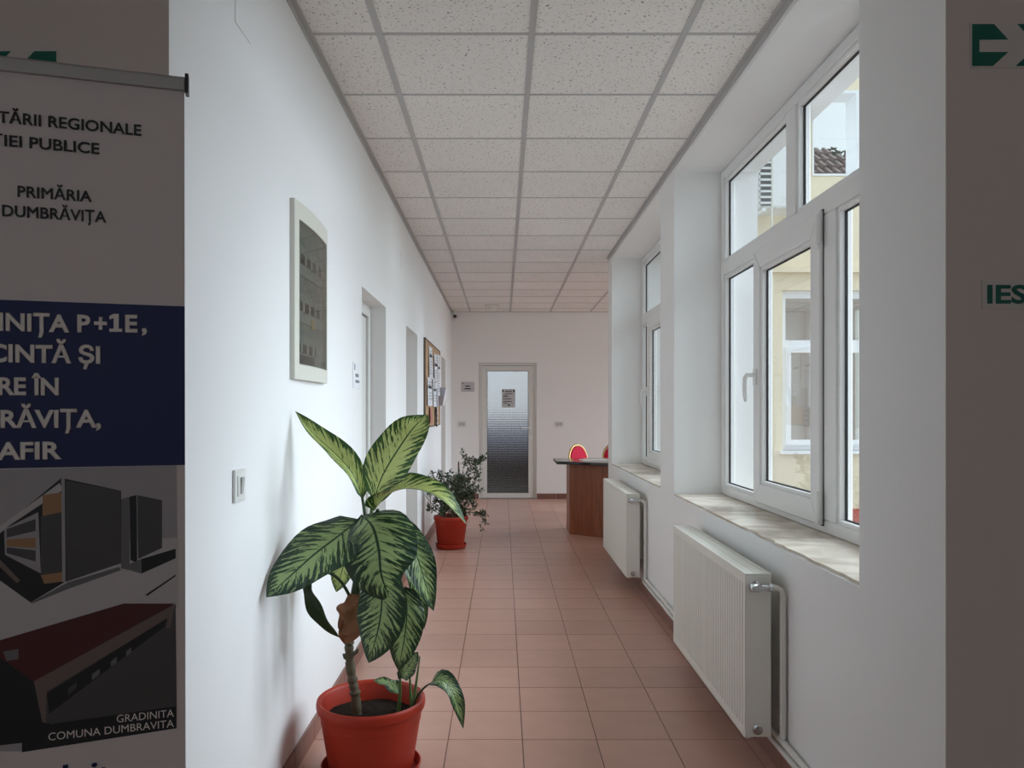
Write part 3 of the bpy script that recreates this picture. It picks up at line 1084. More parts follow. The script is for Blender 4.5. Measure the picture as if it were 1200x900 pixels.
bprint('printed_picture', [
    ('print_grey', [(-60, 552), (207, 545), (209, 705), (-60, 760)]),
    ('print_light', [(-60, 650), (20, 640), (209, 630), (209, 712), (-60, 760)]),
    ('print_black', [(-60, 650), (0, 620), (72, 560), (142, 575), (142, 660), (76, 682), (36, 706), (0, 680), (-60, 660)]),
    ('print_light', [(0, 617), (70, 566), (74, 574), (12, 615), (0, 625)]),
    ('print_grey', [(5, 620), (45, 600), (48, 672), (6, 650)]),
    ('print_dark', [(8, 620), (42, 608), (42, 622), (8, 630)]),
    ('print_orange', [(8, 632), (42, 630), (42, 642), (8, 640)]),
    ('print_dark', [(8, 641), (42, 645), (42, 658), (8, 648)]),
    ('print_orange', [(50, 580), (72, 577), (73, 602), (50, 640)]),
    ('print_dark', [(48, 605), (72, 600), (72, 672), (48, 674)]),
    ('print_orange', [(48, 674), (74, 670), (76, 681), (52, 684)]),
    ('print_grey', [(72, 560), (76, 561), (77, 682), (73, 682)]),
    ('print_dark', [(77, 563), (141, 575), (142, 660), (78, 680)]),
    ('print_mid', [(142, 585), (152, 582), (152, 668), (142, 666)]),
    ('print_black', [(152, 582), (160, 580), (161, 660), (153, 656)]),
    ('print_dark', [(161, 580), (190, 586), (190, 642), (162, 655)]),
    ('print_mid', [(142, 665), (165, 655), (205, 643), (206, 652), (166, 672)]),
    ('print_black', [(166, 655), (206, 643), (206, 654), (166, 672)]),
    ('print_mid', [(36, 706), (80, 682), (140, 664), (142, 668), (80, 690), (38, 707)]),
    ('print_black', [(170, 697), (206, 673), (206, 675), (173, 698)]),
    ('print_tan', [(-60, 640), (0, 655), (24, 680), (20, 683), (-2, 662), (-60, 655)]),
])
bprint('printed_picture', [
    ('print_grey', [(-60, 762), (206, 706), (207, 850), (26, 880), (-60, 880)]),
    ('print_dark', [(-60, 770), (0, 750), (206, 708), (207, 830), (60, 848), (0, 870), (-60, 880)]),
    ('print_red', [(-60, 770), (0, 750), (145, 707), (205, 707), (40, 798), (10, 860), (-60, 880)]),
    ('print_tan', [(40, 798), (205, 708), (200, 735), (195, 736), (197, 724), (55, 810), (54, 846), (48, 846)]),
    ('print_black', [(55, 812), (196, 724), (193, 734), (58, 836)]),
    ('print_dark', [(60, 836), (206, 735), (207, 826), (62, 846)]),
    ('print_black', [(-60, 800), (0, 770), (40, 798), (50, 846), (60, 848), (207, 827), (207, 853), (26, 881), (26, 870), (-60, 880)]),
    ('print_dark', [(80, 806), (90, 799), (90, 806), (80, 814)]),
    ('print_mid', [(108, 790), (117, 783), (117, 790), (108, 797)]),
    ('print_mid', [(130, 775), (137, 769), (137, 776), (130, 781)]),
    ('print_mid', [(148, 763), (154, 758), (154, 764), (148, 769)]),
    ('print_mid', [(4, 763), (22, 760), (22, 772), (8, 774)]),
])
btext('GRADINITA', 'GRADINITA', 137, 204, 839, 8.5, 'print_text', 0.0)
btext('COMUNA DUMBRAVITA', 'COMUNA DUMBRAVITA', 57, 204, 851, 8.5, 'print_text', 0.0)
btext('lui:', 'lui:', 74, 125, 915, 26, 'banner_navy', 0.02)


# ------------------------------------------------------------------ signs on the hall walls
def arrow_sign(name, label, x0, x1, z0, z1, yw, right):
    root = empty(name, ((x0 + x1) / 2, yw, z0))
    tag(root, label, 'sign')
    MB().box(x0 - .004, x1 + .004, yw - 0.003, yw, z0 - .004, z1 + .004).build('plate', 'sign_plate', root)
    h = z1 - z0
    L = x1 - x0

    def P(u, v):
        return ((x0 + u) if right else (x1 - u), yw - 0.0042, z1 - v)
    s = MB()
    # green field in three pieces that leave a pale arrow free
    for pts in ([(0, 0), (h * .52, 0), (h * .86, h * .37), (h * .17, h * .37), (h * .17, h * .67), (h * .86, h * .67), (h * .5, h), (0, h)],
                [(h * 1.08, 0), (L, 0), (L, h), (h * 1.04, h), (h * 1.56, h * .52)]):
        q = [P(*p_) for p_ in pts]
        s.prism(q, (0, 0.001, 0))
    s.build('arrow_print', 'sign_green', root)
    return root


arrow_sign('exit_arrow_sign', 'green sign with a pale arrow on the right hall wall', 1.089, 1.389, 2.129, 2.226, Y0, True)
arrow_sign('exit_arrow_sign', 'green sign with a pale arrow above the roll-up banner', -1.328, -1.028, 2.06, 2.157, 1.827, False)
sg = empty('exit_text_sign', (1.112, Y0, 1.566))
tag(sg, 'pale sign with green exit lettering on the right hall wall', 'sign')
MB().box(1.112, 1.41, Y0 - 0.003, Y0, 1.566, 1.632).build('plate', 'sign_plate', sg)
lettering('IESIRE', 'sign_green', sg, 0.012, 0.0135, 0.0435, -0.0038, 'IES', 0.091, 0.03, left=True)

# ------------------------------------------------------------------ fittings on the left wall
X = XL
# painted-over junction cover high on the wall
tag(MB().box(X, X + 0.0025, 2.277, 2.415, 2.447, 2.60).build('junction_cover', 'wall_paint', bevel=0.001), 'flat white junction cover high on the wall above the light switch', 'cover')
tag(MB().box(X, X + 0.0015, 5.98, 6.02, 2.40, 2.52).build('cable_cover', 'wall_paint'), 'thin white cover strip high between the first and second doors', 'cover')

sw = empty('light_switch', (X, 2.30, 1.105))
tag(sw, 'white rocker light switch on the left wall beside the banner', 'switch')
MB().box(X, X + 0.009, 2.255, 2.345, 1.065, 1.16).build('plate', 'switch_white', sw, bevel=0.003)
MB().box(X + 0.009, X + 0.012, 2.272, 2.328, 1.083, 1.142).build('rocker_frame', 'switch_white', sw, bevel=0.001)
MB().prism([(X + 0.012, 2.290, 1.088), (X + 0.014, 2.290, 1.088), (X + 0.019, 2.290, 1.136), (X + 0.012, 2.290, 1.136)], (0, 0.02, 0)).build('rocker', 'switch_shade', sw)

# fuse box
fb = empty('fuse_box', (X, 3.12, 1.445))
tag(fb, 'cream fuse box with a smoked door on the left wall', 'fuse box')
ya, yb, za, zb = 2.865, 3.40, 1.445, 2.10
prof = []
for i in range(13):
    t = i / 12
    prof.append((X + 0.004 + 0.026 * math.sin(math.pi * (0.18 + 0.64 * t)), ya + (yb - ya) * t))
# cover with a bowed face and an opening for the door
oy0, oy1, oz0, oz1 = ya + 0.050, yb - 0.022, za + 0.055, zb - 0.065


def bow(y):
    t = (y - ya) / (yb - ya)
    return X + 0.004 + 0.026 * math.sin(math.pi * (0.18 + 0.64 * t))


def bow_strip(mb, y0, y1, z0, z1, n=8, d=0.0, back=X):
    ys_ = [y0 + (y1 - y0) * k / n for k in range(n + 1)]
    pts = [(bow(y) + d, y) for y in ys_]
    loop = [(back, y0)] + pts + [(back, y1)]
    mb.prism([(x, y, z0) for x, y in loop], (0, 0, z1 - z0))


c = MB()
bow_strip(c, ya, yb, za, oz0)
bow_strip(c, ya, yb, oz1, zb)
bow_strip(c, ya, oy0, oz0, oz1, 3)
bow_strip(c, oy1, yb, oz0, oz1, 3)
c.build('cover', 'cover_cream', fb, smooth=30)
MB().box(X, X + 0.002, oy0, oy1, oz0, oz1).build('back_plate', 'panel_inner', fb)
for k, zc in enumerate((1.90, 1.72, 1.56)):
    rail = MB().box(X + 0.002, X + 0.007, oy0 + 0.01, oy1 - 0.01, zc - 0.055, zc + 0.055).build('breaker_row', 'breaker', fb)
    n = 13 if k < 2 else 9
    for q in range(n):
        y = oy0 + 0.04 + q * 0.031
        MB().box(X + 0.007, X + 0.0115, y, y + 0.022, zc - 0.012, zc + 0.022).build('breaker', 'breaker_dark' if (q * 7 + k) % 3 else 'switch_white', rail)
    if k == 2:
        MB().box(X + 0.007, X + 0.011, oy0 + 0.03, oy0 + 0.28, zc - 0.05, zc - 0.02).build('wiring', 'breaker_dark', rail)
MB().box(X + 0.002, X + 0.011, oy0 + 0.24, oy0 + 0.29, 1.655, 1.69).build('sticker', 'sticker_yellow', fb)
c = MB()
ys_ = [oy0 + 0.003 + (oy1 - oy0 - 0.006) * k / 8 for k in range(9)]
loop = [(bow(y) - 0.002, y) for y in ys_] + [(bow(y) - 0.005, y) for y in reversed(ys_)]
c.prism([(x, y, oz0 + 0.003) for x, y in loop], (0, 0, oz1 - oz0 - 0.006))
c.build('door', 'smoked_glass', fb, smooth=30)


def small_plate(name, label, y0, y1, z0, z1, lines):
    r = empty(name, (X, (y0 + y1) / 2, z0))
    tag(r, label, 'sign')
    MB().box(X, X + 0.004, y0, y1, z0, z1).build('plate', 'paper', r, bevel=0.001)
    for a, b_, c_, d, mt in lines:
        MB().box(X + 0.004, X + 0.0045, y0 + a, y0 + b_, z0 + c_, z0 + d).build('print', mt, r)
    return r


small_plate('door_plate', 'small white name plate beside the first door', 4.06, 4.27, 1.445, 1.58, [
    (0.03, 0.055, 0.095, 0.125, 'ink_grey'), (0.06, 0.15, 0.060, 0.078, 'ink_grey'), (0.06, 0.17, 0.030, 0.045, 'ink_grey')])

# noticeboard
nb = empty('noticeboard', (X, 8.6, 1.17))
tag(nb, 'long cork noticeboard covered in papers on the left wall', 'noticeboard')
by0, by1, bz0, bz1 = 7.72, 9.50, 1.17, 2.03
MB().box(X, X + 0.014, by0, by1, bz0, bz1).build('cork_panel', 'cork', nb)
fr = MB()
fr.box(X, X + 0.02, by0 - 0.012, by0, bz0 - .012, bz1 + .012)
fr.box(X, X + 0.02, by1, by1 + 0.012, bz0 - .012, bz1 + .012)
fr.box(X, X + 0.02, by0, by1, bz0 - .012, bz0)
fr.box(X, X + 0.02, by0, by1, bz1, bz1 + .012)
fr.build('board_frame', 'cork_frame', nb)
rr = random.Random(3)
SHEETS = ((8.06, 8.42, 1.66, 1.99, 'paper'), (8.62, 9.02, 1.58, 1.96, 'paper'), (9.06, 9.42, 1.50, 1.98, 'paper'),
          (7.86, 8.34, 1.375, 1.665, 'paper'), (8.46, 8.84, 1.37, 1.68, 'paper'), (8.88, 9.16, 1.38, 1.66, 'paper_grey'),
          (8.78, 8.94, 1.15, 1.39, 'ink'), (8.10, 8.30, 1.20, 1.36, 'photo_pink'))
PLACES = ('topmost near corner', 'upper middle', 'upper far corner', 'middle near edge', 'centre', 'middle, half behind the tray', 'dark strip hanging at the bottom', 'pink photo low down')
LAB = ('white sheet with dark print pinned top left on the noticeboard', 'white sheet pinned in the upper middle of the noticeboard',
       'tall white sheet pinned at the upper far corner of the noticeboard', 'white sheet pinned low at the near edge of the noticeboard',
       'white sheet pinned in the middle of the noticeboard', 'greyish sheet pinned beside the leaflet tray on the noticeboard',
       'dark strip of small photos hanging at the bottom of the noticeboard', 'pinkish picture pinned low on the noticeboard')
for i, (a, b_, c_, d, mt) in enumerate(SHEETS):
    x0 = X + 0.0205 + 0.001 * i
    mb = MB()
    n = 5
    top = [(x0 + 0.002 * math.sin(k * 1.3 + i), a + (b_ - a) * k / n, d) for k in range(n + 1)]
    bot = [(x0 + 0.012 * (0.4 + 0.6 * math.sin(k * 0.9 + i) ** 2), a + (b_ - a) * k / n, c_) for k in range(n + 1)]
    for k in range(n):
        mb.prism([top[k], top[k + 1], bot[k + 1], bot[k]], (0.0006, 0, 0))
    r = mb.build('notice_sheet', mt)
    tag(r, LAB[i], 'paper', 'papers on the noticeboard')
    if mt == 'ink':
        for q in range(4):
            z = c_ + 0.02 + q * 0.055
            MB().box(x0 + 0.013, x0 + 0.0136, a + 0.02, b_ - 0.02, z, z + 0.038).build('photo', 'paper_grey', r)
    elif mt == 'paper':
        z = d - 0.05
        q = 0
        while z > c_ + 0.04:
            e = rr.uniform(0.5, 0.95)
            hgt = 0.022 if (q == 2 + i % 3) else 0.005
            MB().box(x0 + 0.013, x0 + 0.0136, a + 0.03, a + 0.03 + (b_ - a - 0.06) * e, z, z + hgt).build('print', 'ink' if hgt > .01 else 'ink_grey', r)
            z -= 0.03 if hgt < 0.01 else 0.05
            q += 1
tr = empty('leaflet_tray', (X, 9.42, 1.37))
tag(tr, 'grey leaflet tray sticking out at the far edge of the noticeboard', 'tray')
MB().prism([(X + 0.021, 9.30, 1.385), (X + 0.06, 9.30, 1.385), (X + 0.10, 9.30, 1.60), (X + 0.021, 9.30, 1.60)], (0, 0.006, 0)).build('side_panel', 'paper_grey', tr)
MB().prism([(X + 0.021, 9.52, 1.385), (X + 0.06, 9.52, 1.385), (X + 0.10, 9.52, 1.60), (X + 0.021, 9.52, 1.60)], (0, 0.006, 0)).build('side_panel', 'paper_grey', tr)
MB().prism([(X + 0.06, 9.306, 1.385), (X + 0.066, 9.306, 1.385), (X + 0.106, 9.306, 1.60), (X + 0.10, 9.306, 1.60)], (0, 0.214, 0)).build('front_panel', 'paper', tr)
MB().box(X + 0.021, X + 0.06, 9.306, 9.52, 1.385, 1.39).build('bottom_panel', 'paper_grey', tr)


# ------------------------------------------------------------------ fittings on the far wall and ceiling
def wall_outlet(label, xc, zc):
    r = empty('wall_outlet', (xc, Y1, zc))
    tag(r, label, 'switch')
    MB().box(xc - 0.06, xc + 0.06, Y1 - 0.009, Y1, zc - 0.042, zc + 0.042).build('plate', 'switch_white', r, bevel=0.003)
    for s in (-1, 1):
        MB().box(xc + s * 0.022 - 0.019, xc + s * 0.022 + 0.019, Y1 - 0.012, Y1 - 0.009, zc - 0.022, zc + 0.022).build('rocker', 'switch_shade', r)


wall_outlet('white double switch on the far wall left of the glazed door', (541.5 - VX) * Y1 / F, EYE + (VY - 497) * Y1 / F)
wall_outlet('white double switch on the far wall right of the glazed door', (655.5 - VX) * Y1 / F, EYE + (VY - 497) * Y1 / F)
r = empty('office_plate', at(548, 458.5, Y1))
tag(r, 'grey office plate with an emblem left of the glazed door', 'sign')
p0, p1 = at(540.5, 459, Y1), at(556, 447.5, Y1)
MB().box(p0.x, p1.x, Y1 - 0.005, Y1, p0.z, p1.z).build('plate', 'plate_grey', r, bevel=0.001)
MB().lathe((p0.x + 0.022, Y1 - 0.0055, p1.z - 0.02), [(0.013, -0.0008), (0.013, 0.0005)], 14, 'y').build('emblem', 'ink_grey', r)
for a, b_, z in ((0.065, 0.13, 0.075), (0.05, 0.145, 0.035)):
    MB().box(p0.x + a, p0.x + b_, Y1 - 0.006, Y1 - 0.005, p0.z + z, p0.z + z + 0.016).build('print', 'ink', r)
yd = fy - 0.001
r = empty('door_notice', at(596, 477, yd))
tag(r, 'printed grey notice stuck on the patterned glass of the far door', 'notice')
p0, p1 = at(588, 477.5, yd), at(603.7, 456, yd)
MB().box(p0.x, p1.x, yd - 0.001, yd + 0.005, p0.z, p1.z).build('sheet', 'plate_grey', r)
wdt = p1.x - p0.x
for a, b_, z, hh in ((0.03, 0.14, .235, .03), (0.86, 0.97, .235, .03), (.25, .75, .238, .012), (.25, .8, .205, .01), (.1, .45, .18, .008), (.1, .5, .16, .01), (.1, .7, .125, .01), (.1, .75, .085, .01), (.1, .45, .06, .008), (.47, .6, .025, .025)):
    MB().box(p0.x + wdt * a, p0.x + wdt * b_, yd - 0.0016, yd - 0.001, p0.z + z, p0.z + z + hh).build('print', 'ink', r)

r = empty('smoke_detector', (-0.145, 11.15, H))
tag(r, 'round white smoke detector on the ceiling before the far door', 'smoke detector')
MB().lathe((-0.145, 11.15, H), [(0.095, 0.0), (0.10, -0.010), (0.095, -0.022), (0.06, -0.028)], 28).build('base', 'switch_white', r, smooth=50)
MB().lathe((-0.145, 11.15, H), [(0.055, -0.026), (0.05, -0.05), (0.035, -0.066), (0.012, -0.074)], 20).build('sensor_dome', 'switch_white', r, smooth=50)
r = empty('security_camera', (XL + 0.04, 11.8, H))
tag(r, 'small security camera in the far left ceiling corner', 'camera')
MB().lathe((XL + 0.045, 11.82, H), [(0.035, 0.0), (0.035, -0.015), (0.014, -0.018), (0.014, -0.05)], 16).build('mount', 'switch_white', r, smooth=40)
MB().tube([(XL + 0.045, 11.84, H - 0.07), (XL + 0.062, 11.73, H - 0.085)], 0.032, 14).build('housing', 'switch_white', r, smooth=40)
MB().tube([(XL + 0.062, 11.732, H - 0.085), (XL + 0.064, 11.72, H - 0.087)], 0.025, 14).build('lens', 'black_gloss', r, smooth=40)


# ------------------------------------------------------------------ radiators
def radiator(label, y0, y1):
    """steel panel radiator; y0 = near end with the valve"""
    xf, xb, z0, z1 = 0.884, 0.98, 0.135, 0.727
    r = empty('radiator', ((xf + xb) / 2, (y0 + y1) / 2, z0))
    tag(r, label, 'radiator', 'panel radiators under the windows')
    # ribbed front sheet
    n = round((y1 - y0 - 0.03) / 0.0333)
    stp = (y1 - y0 - 0.03) / n
    mb = MB()
    cols = [(xf, y0)]
    y = y0 + 0.015
    for k in range(n):
        cols += [(xf, y + stp * 0.18), (xf + 0.006, y + stp * 0.34), (xf + 0.006, y + stp * 0.66), (xf, y + stp * 0.82)]
        y += stp
    cols += [(xf, y1)]
    zz = [(z0, 0), (z0 + 0.028, 0), (z0 + 0.036, 1), (z1 - 0.036, 1), (z1 - 0.028, 0), (z1, 0)]
    nc = len(cols)
    for z, a in zz:
        for (x, yy) in cols:
            mb.v.append(Vector((x if a else xf, yy, z)))
    for j in range(len(zz) - 1):
        for k in range(nc - 1):
            mb.f.append((j * nc + k, (j + 1) * nc + k, (j + 1) * nc + k + 1, j * nc + k + 1))
            mb.m.append(0)
    mb.box(xf + 0.007, xf + 0.02, y0 + .002, y1 - .002, z0, z1 - .004)
    mb.build('front_panel', 'radiator_white', r)
    MB().box(xb - 0.013, xb, y0 + 0.002, y1 - .002, z0, z1 - .006).build('rear_panel', 'radiator_white', r, bevel=0.003)
    for s, yy in ((1, y0), (-1, y1)):
        a, b_ = sorted((yy, yy + s * 0.004))
        MB().box(xf + 0.001, xb - 0.001, a + s * 0.0005, b_ + s * 0.0005, z0 + 0.004, z1 - 0.0005).build('side_panel', 'radiator_white', r, bevel=0.0015)
    # top grille: rim and slats
    g = MB()
    g.box(xf, xf + 0.012, y0, y1, z1, z1 + 0.008)
    g.box(xb - 0.012, xb, y0, y1, z1, z1 + 0.008)
    g.box((xf + xb) / 2 - .004, (xf + xb) / 2 + .004, y0 + .012, y1 - .012, z1, z1 + 0.007)
    g.box(xf + .012, xb - .012, y0, y0 + 0.012, z1, z1 + 0.0078)
    g.box(xf + .012, xb - .012, y1 - 0.012, y1, z1, z1 + 0.0078)
    tg = g.build('top_grille', 'radiator_white', r)
    sl = MB()
    k = y0 + 0.022
    while k < y1 - 0.015:
        sl.prism([(xf + .012, k, z1 + .004), (xb - .012, k, z1 + .004), (xb - .012, k + .010, z1 + .0065), (xf + .012, k + .010, z1 + .0065)], (0, 0, -0.0015))
        k += 0.018
    tag(sl.build('slats', 'radiator_white', tg), kind='stuff')
    cv = MB()
    k = y0 + 0.03
    while k < y1 - 0.02:
        cv.box(xf + .022, xb - .016, k, k + 0.0015, z0 + 0.02, z1 - 0.02)
        k += 0.033
    tag(cv.build('convector_fins', 'radiator_white', r), kind='stuff')
    # valve, plug
    vz = z1 - 0.038
    vx = xf + 0.042
    v = MB().lathe((vx, y0, vz), [(0.021, 0.0), (0.021, -0.006), (0.012, -0.010), (0.012, -0.035)], 16, 'y')
    v.lathe((vx, y0 - 0.022, vz), [(0.013, -0.03), (0.016, -0.028), (0.016, -0.006), (0.011, 0.0), (0.011, 0.035), (0.015, 0.036), (0.015, 0.050), (0.010, 0.052)], 14, 'x')
    v.build('valve', 'chrome', r, smooth=40)
    MB().lathe((vx + 0.004, y0, z0 + 0.032), [(0.019, 0.0), (0.019, -0.004), (0.014, -0.006), (0.014, -0.012)], 16, 'y').build('plug', 'chrome', r, smooth=40)
    for yy in (y0 + 0.2, y1 - 0.2):
        MB().box(xb, XR - 0.001, yy - 0.015, yy + 0.015, z0 + 0.1, z1 - 0.1).build('bracket', 'radiator_white', r)
    return r, vx, vz


r1, vx, vz = radiator('large ribbed white radiator under the near window', 2.887, 4.10)
r2, _, _ = radiator('smaller white radiator under the far window near the reception desk', 5.65, 6.95)


def riser(label, y0):
    pts = [(vx + 0.05, y0 - 0.022, vz), (0.985, y0 - 0.022, vz), (1.006, y0 - 0.024, vz - 0.008), (1.013, y0 - 0.025, vz - 0.03), (1.013, y0 - 0.025, 0.30), (1.013, y0 - 0.025, 0.145)]
    o = MB().tube(pts, 0.011, 10).build('heating_pipe', 'pipe_paint', smooth=50)
    tag(o, label, 'pipe', 'heating pipes')


riser('white upright heating pipe at the near end of the large radiator', 2.887)
riser('white upright heating pipe at the near end of the smaller radiator', 5.65)
for z, lb in ((0.097, 'lower of two white heating pipes running along the skirting'), (0.132, 'upper of two white heating pipes running along the skirting')):
    o = MB().tube([(1.013, 2.2, z), (1.013, 5.70, z)], 0.0115, 10).build('heating_pipe', 'pipe_paint', smooth=50)
    tag(o, lb, 'pipe', 'heating pipes')


# ------------------------------------------------------------------ potted dieffenbachia
PX, PY = -0.481, 2.90
pl = empty('potted_dumb_cane', (PX, PY, 0))
tag(pl, 'large variegated dumb cane in a terracotta pot by the left wall', 'potted plant')


def pot(root, x, y, rt, rb, h, z0):
    prof = [(rb * 0.98, z0), (rb, z0 + 0.006), (rb + (rt - rb) * 0.62, z0 + h * 0.70), (rb + (rt - rb) * 0.66, z0 + h * 0.705), (rt * 0.935, z0 + h - 0.045),
            (rt * 0.945, z0 + h - 0.040), (rt * 0.985, z0 + h - 0.036), (rt, z0 + h - 0.026), (rt, z0 + h - 0.012), (rt * 0.99, z0 + h - 0.003), (rt * 0.97, z0 + h), (rt * 0.93, z0 + h - 0.003),
            (rt * 0.90, z0 + h - 0.012), (rt * 0.84, z0 + h * 0.55)]
    MB().lathe((x, y, 0), prof, 56).build('pot', 'terracotta', root, smooth=45)
    MB().lathe((x, y, 0), [(rb * 1.02, 0.0), (rb * 1.15, 0.012), (rb * 1.21, 0.045), (rb * 1.18, 0.047), (rb * 1.10, 0.014), (0.02, 0.012)], 48).build('saucer', 'terracotta', root, smooth=45)
    # uneven soil
    mb = MB()
    rs = random.Random(int(rt * 1000))
    zs = z0 + h - 0.072
    nr, ns = 7, 28
    mb.v.append(Vector((x, y, zs + 0.01)))
    for a in range(1, nr + 1):
        for q in range(ns):
            an = 2 * math.pi * q / ns
            rad = rt * 0.885 * a / nr
            mb.v.append(Vector((x + rad * math.cos(an), y + rad * math.sin(an), zs + rs.uniform(-0.005, 0.008) + (0.0 if a == nr else 0.004))))
    for q in range(ns):
        mb.f.append((0, 1 + q, 1 + (q + 1) % ns))
    for a in range(nr - 1):
        for q in range(ns):
            e = (q + 1) % ns
            mb.f.append((1 + a * ns + q, 1 + (a + 1) * ns + q, 1 + (a + 1) * ns + e, 1 + a * ns + e))
    mb.build('soil', 'soil', root, smooth=70)
    return zs


zs = pot(pl, PX, PY, 0.197, 0.150, 0.268, 0.014)


def leaf(root, pts, width, face, mat, fold=0.22, wave=0.012, peak=0.42, cup=0.0, name='leaf', n=18, skew=0.0):
    """blade along a midrib; face = the way its upper side looks"""
    P = catmull([at(*p_) for p_ in pts], n)
    face = Vector(face).normalized()
    mb = MB()
    mb.uv = []
    us = [-1, -0.8, -0.55, -0.28, 0, 0.28, 0.55, 0.8, 1]
    ph = random.uniform(0, 6)
    al = peak / (1 - peak) * 0.85
    mxv = max(((i / 100) ** al) * (1 - i / 100) ** 0.85 for i in range(1, 100))
    for i, p_ in enumerate(P):
        t = i / (n - 1)
        T_ = (P[min(i + 1, n - 1)] - P[max(i - 1, 0)]).normalized()
        side = T_.cross(face)
        if side.length < 1e-4:
            side = Vector((1, 0, 0))
        side.normalize()
        nrm = side.cross(T_).normalized()
        tt = min(max(t, 0.0), 1.0)
        wd = width * 0.5 * (((tt ** al) * (1 - tt) ** 0.85) / mxv) ** (0.72 + 0.35 * tt) if 0 < tt < 1 else 0.0006
        for u in us:
            w_ = wave * math.sin(t * 13 + ph + u * 1.5) * abs(u) * (1 - t)
            k = wd * (1 + skew * u)
            q = p_ + side * (u * k) + nrm * (fold * abs(u) * k - cup * u * u * k + w_)
            q.x = max(q.x, XL + 0.004)
            mb.v.append(q)
            mb.uv.append((u * 0.5 + 0.5, t))
    c_ = len(us)
    for i in range(n - 1):
        for k in range(c_ - 1):
            mb.f.append((i * c_ + k, i * c_ + k + 1, (i + 1) * c_ + k + 1, (i + 1) * c_ + k))
            mb.m.append(0)
    return mb.build(name, mat, root, smooth=80)


def stem(root, pts, r0, r1, mat='petiole', name='petiole', n=12):
    P = catmull([at(*p_) for p_ in pts], n)
    return MB().tube(P, [r0 + (r1 - r0) * k / (n - 1) for k in range(n)], 8).build(name, mat, root, smooth=60)


# trunk with leaf scars, then the green stem
tp = catmull([at(419, 842, 2.90), at(416, 812, 2.90), at(411, 785, 2.90), at(409, 755, 2.89), at(411, 735, 2.89)], 40)
mb = MB().tube(tp, [0.0175 + 0.0035 * (1 if k % 5 == 0 else 0) - 0.00005 * k + 0.002 * math.sin(k * 2.1) for k in range(40)], 12)
mb.build('trunk', 'trunk_bark', pl, smooth=50)
stem(pl, [(411, 738, 2.89), (416, 700, 2.89), (422, 665, 2.89), (428, 635, 2.89), (434, 612, 2.89)], 0.020, 0.013, 'petiole_dark', 'stem')
for k, (px_, py_) in enumerate(((404, 770), (407, 752), (418, 764))):
    q = at(px_, py_, 2.885)
    MB().tube([q + Vector((0.02 if px_ < 410 else -.02, 0, -0.01)), q, q + Vector((-0.006 if px_ < 410 else .006, 0, 0.012))], [0.010, 0.007, 0.003], 6).build('leaf_scar', 'trunk_bark', pl, smooth=50)

# crown leaves
stem(pl, [(430, 640, 2.89), (428, 605, 2.90), (424, 580, 2.90)], 0.009, 0.005, 'petiole_dark')
leaf(pl, [(425, 584, 2.90), (412, 553, 2.90), (390, 529, 2.90), (366, 507, 2.89), (346, 482, 2.88)], 0.088, (0.45, -0.75, 0.55), 'leaf_bright', fold=0.75, wave=0.008)
stem(pl, [(430, 640, 2.88), (434, 610, 2.87), (437, 582, 2.85)], 0.009, 0.005)
leaf(pl, [(437, 588, 2.85), (449, 556, 2.83), (467, 526, 2.83), (485, 501, 2.86), (501, 486, 2.91)], 0.180, (-0.25, -0.9, 0.38), 'leaf_bright', fold=0.16, peak=0.44)
stem(pl, [(430, 650, 2.87), (434, 620, 2.84), (443, 597, 2.82)], 0.009, 0.006, 'petiole_dark')
leaf(pl, [(438, 598, 2.82), (458, 578, 2.77), (485, 573, 2.74), (518, 584, 2.73), (547, 615, 2.74)], 0.150, (0.1, -0.30, 0.95), 'leaf_bright', fold=0.42, wave=0.006, peak=0.36)
stem(pl, [(424, 690, 2.88), (421, 650, 2.84), (416, 617, 2.79)], 0.010, 0.006, 'petiole_dark')
leaf(pl, [(419, 610, 2.80), (398, 627, 2.74), (368, 650, 2.66), (338, 677, 2.57), (312, 700, 2.50)], 0.215, (-0.10, -0.80, 0.62), 'leaf_deep', fold=0.10, cup=0.10, peak=0.40)
stem(pl, [(424, 680, 2.87), (424, 645, 2.83), (425, 612, 2.78)], 0.010, 0.007, 'petiole_dark')
leaf(pl, [(424, 603, 2.80), (437, 618, 2.74), (444, 645, 2.70), (447, 675, 2.70), (459, 706, 2.72)], 0.275, (0.12, -0.9, 0.45), 'leaf_deep', fold=0.02, cup=0.22, peak=0.42)
stem(pl, [(424, 700, 2.88), (436, 680, 2.80), (446, 668, 2.76)], 0.008, 0.005, 'petiole_dark')
leaf(pl, [(447, 660, 2.76), (448, 690, 2.72), (446, 722, 2.71), (440, 750, 2.72), (432, 777, 2.74)], 0.170, (-0.05, -0.95, 0.30), 'leaf_deep', fold=0.08, cup=0.18, peak=0.46)
stem(pl, [(428, 700, 2.89), (452, 690, 2.88), (470, 690, 2.87)], 0.007, 0.004, 'petiole_dark')
leaf(pl, [(474, 688, 2.86), (477, 712, 2.83), (475, 740, 2.82), (471, 764, 2.82), (467, 786, 2.83)], 0.125, (0.25, -0.95, 0.2), 'leaf_deep', fold=0.2, cup=0.15, peak=0.40)
stem(pl, [(430, 660, 2.90), (452, 630, 2.90), (468, 620, 2.90)], 0.007, 0.005, 'petiole_dark')
leaf(pl, [(464, 612, 2.90), (479, 630, 2.87), (490, 656, 2.85), (499, 686, 2.85), (508, 716, 2.87)], 0.115, (0.45, -0.85, 0.35), 'leaf_deep', fold=0.35, cup=0.1, peak=0.45)
leaf(pl, [(470, 650, 2.93), (486, 680, 2.94), (494, 710, 2.95), (497, 737, 2.96)], 0.06, (0.3, -0.9, 0.3), 'leaf_deep', fold=0.3)
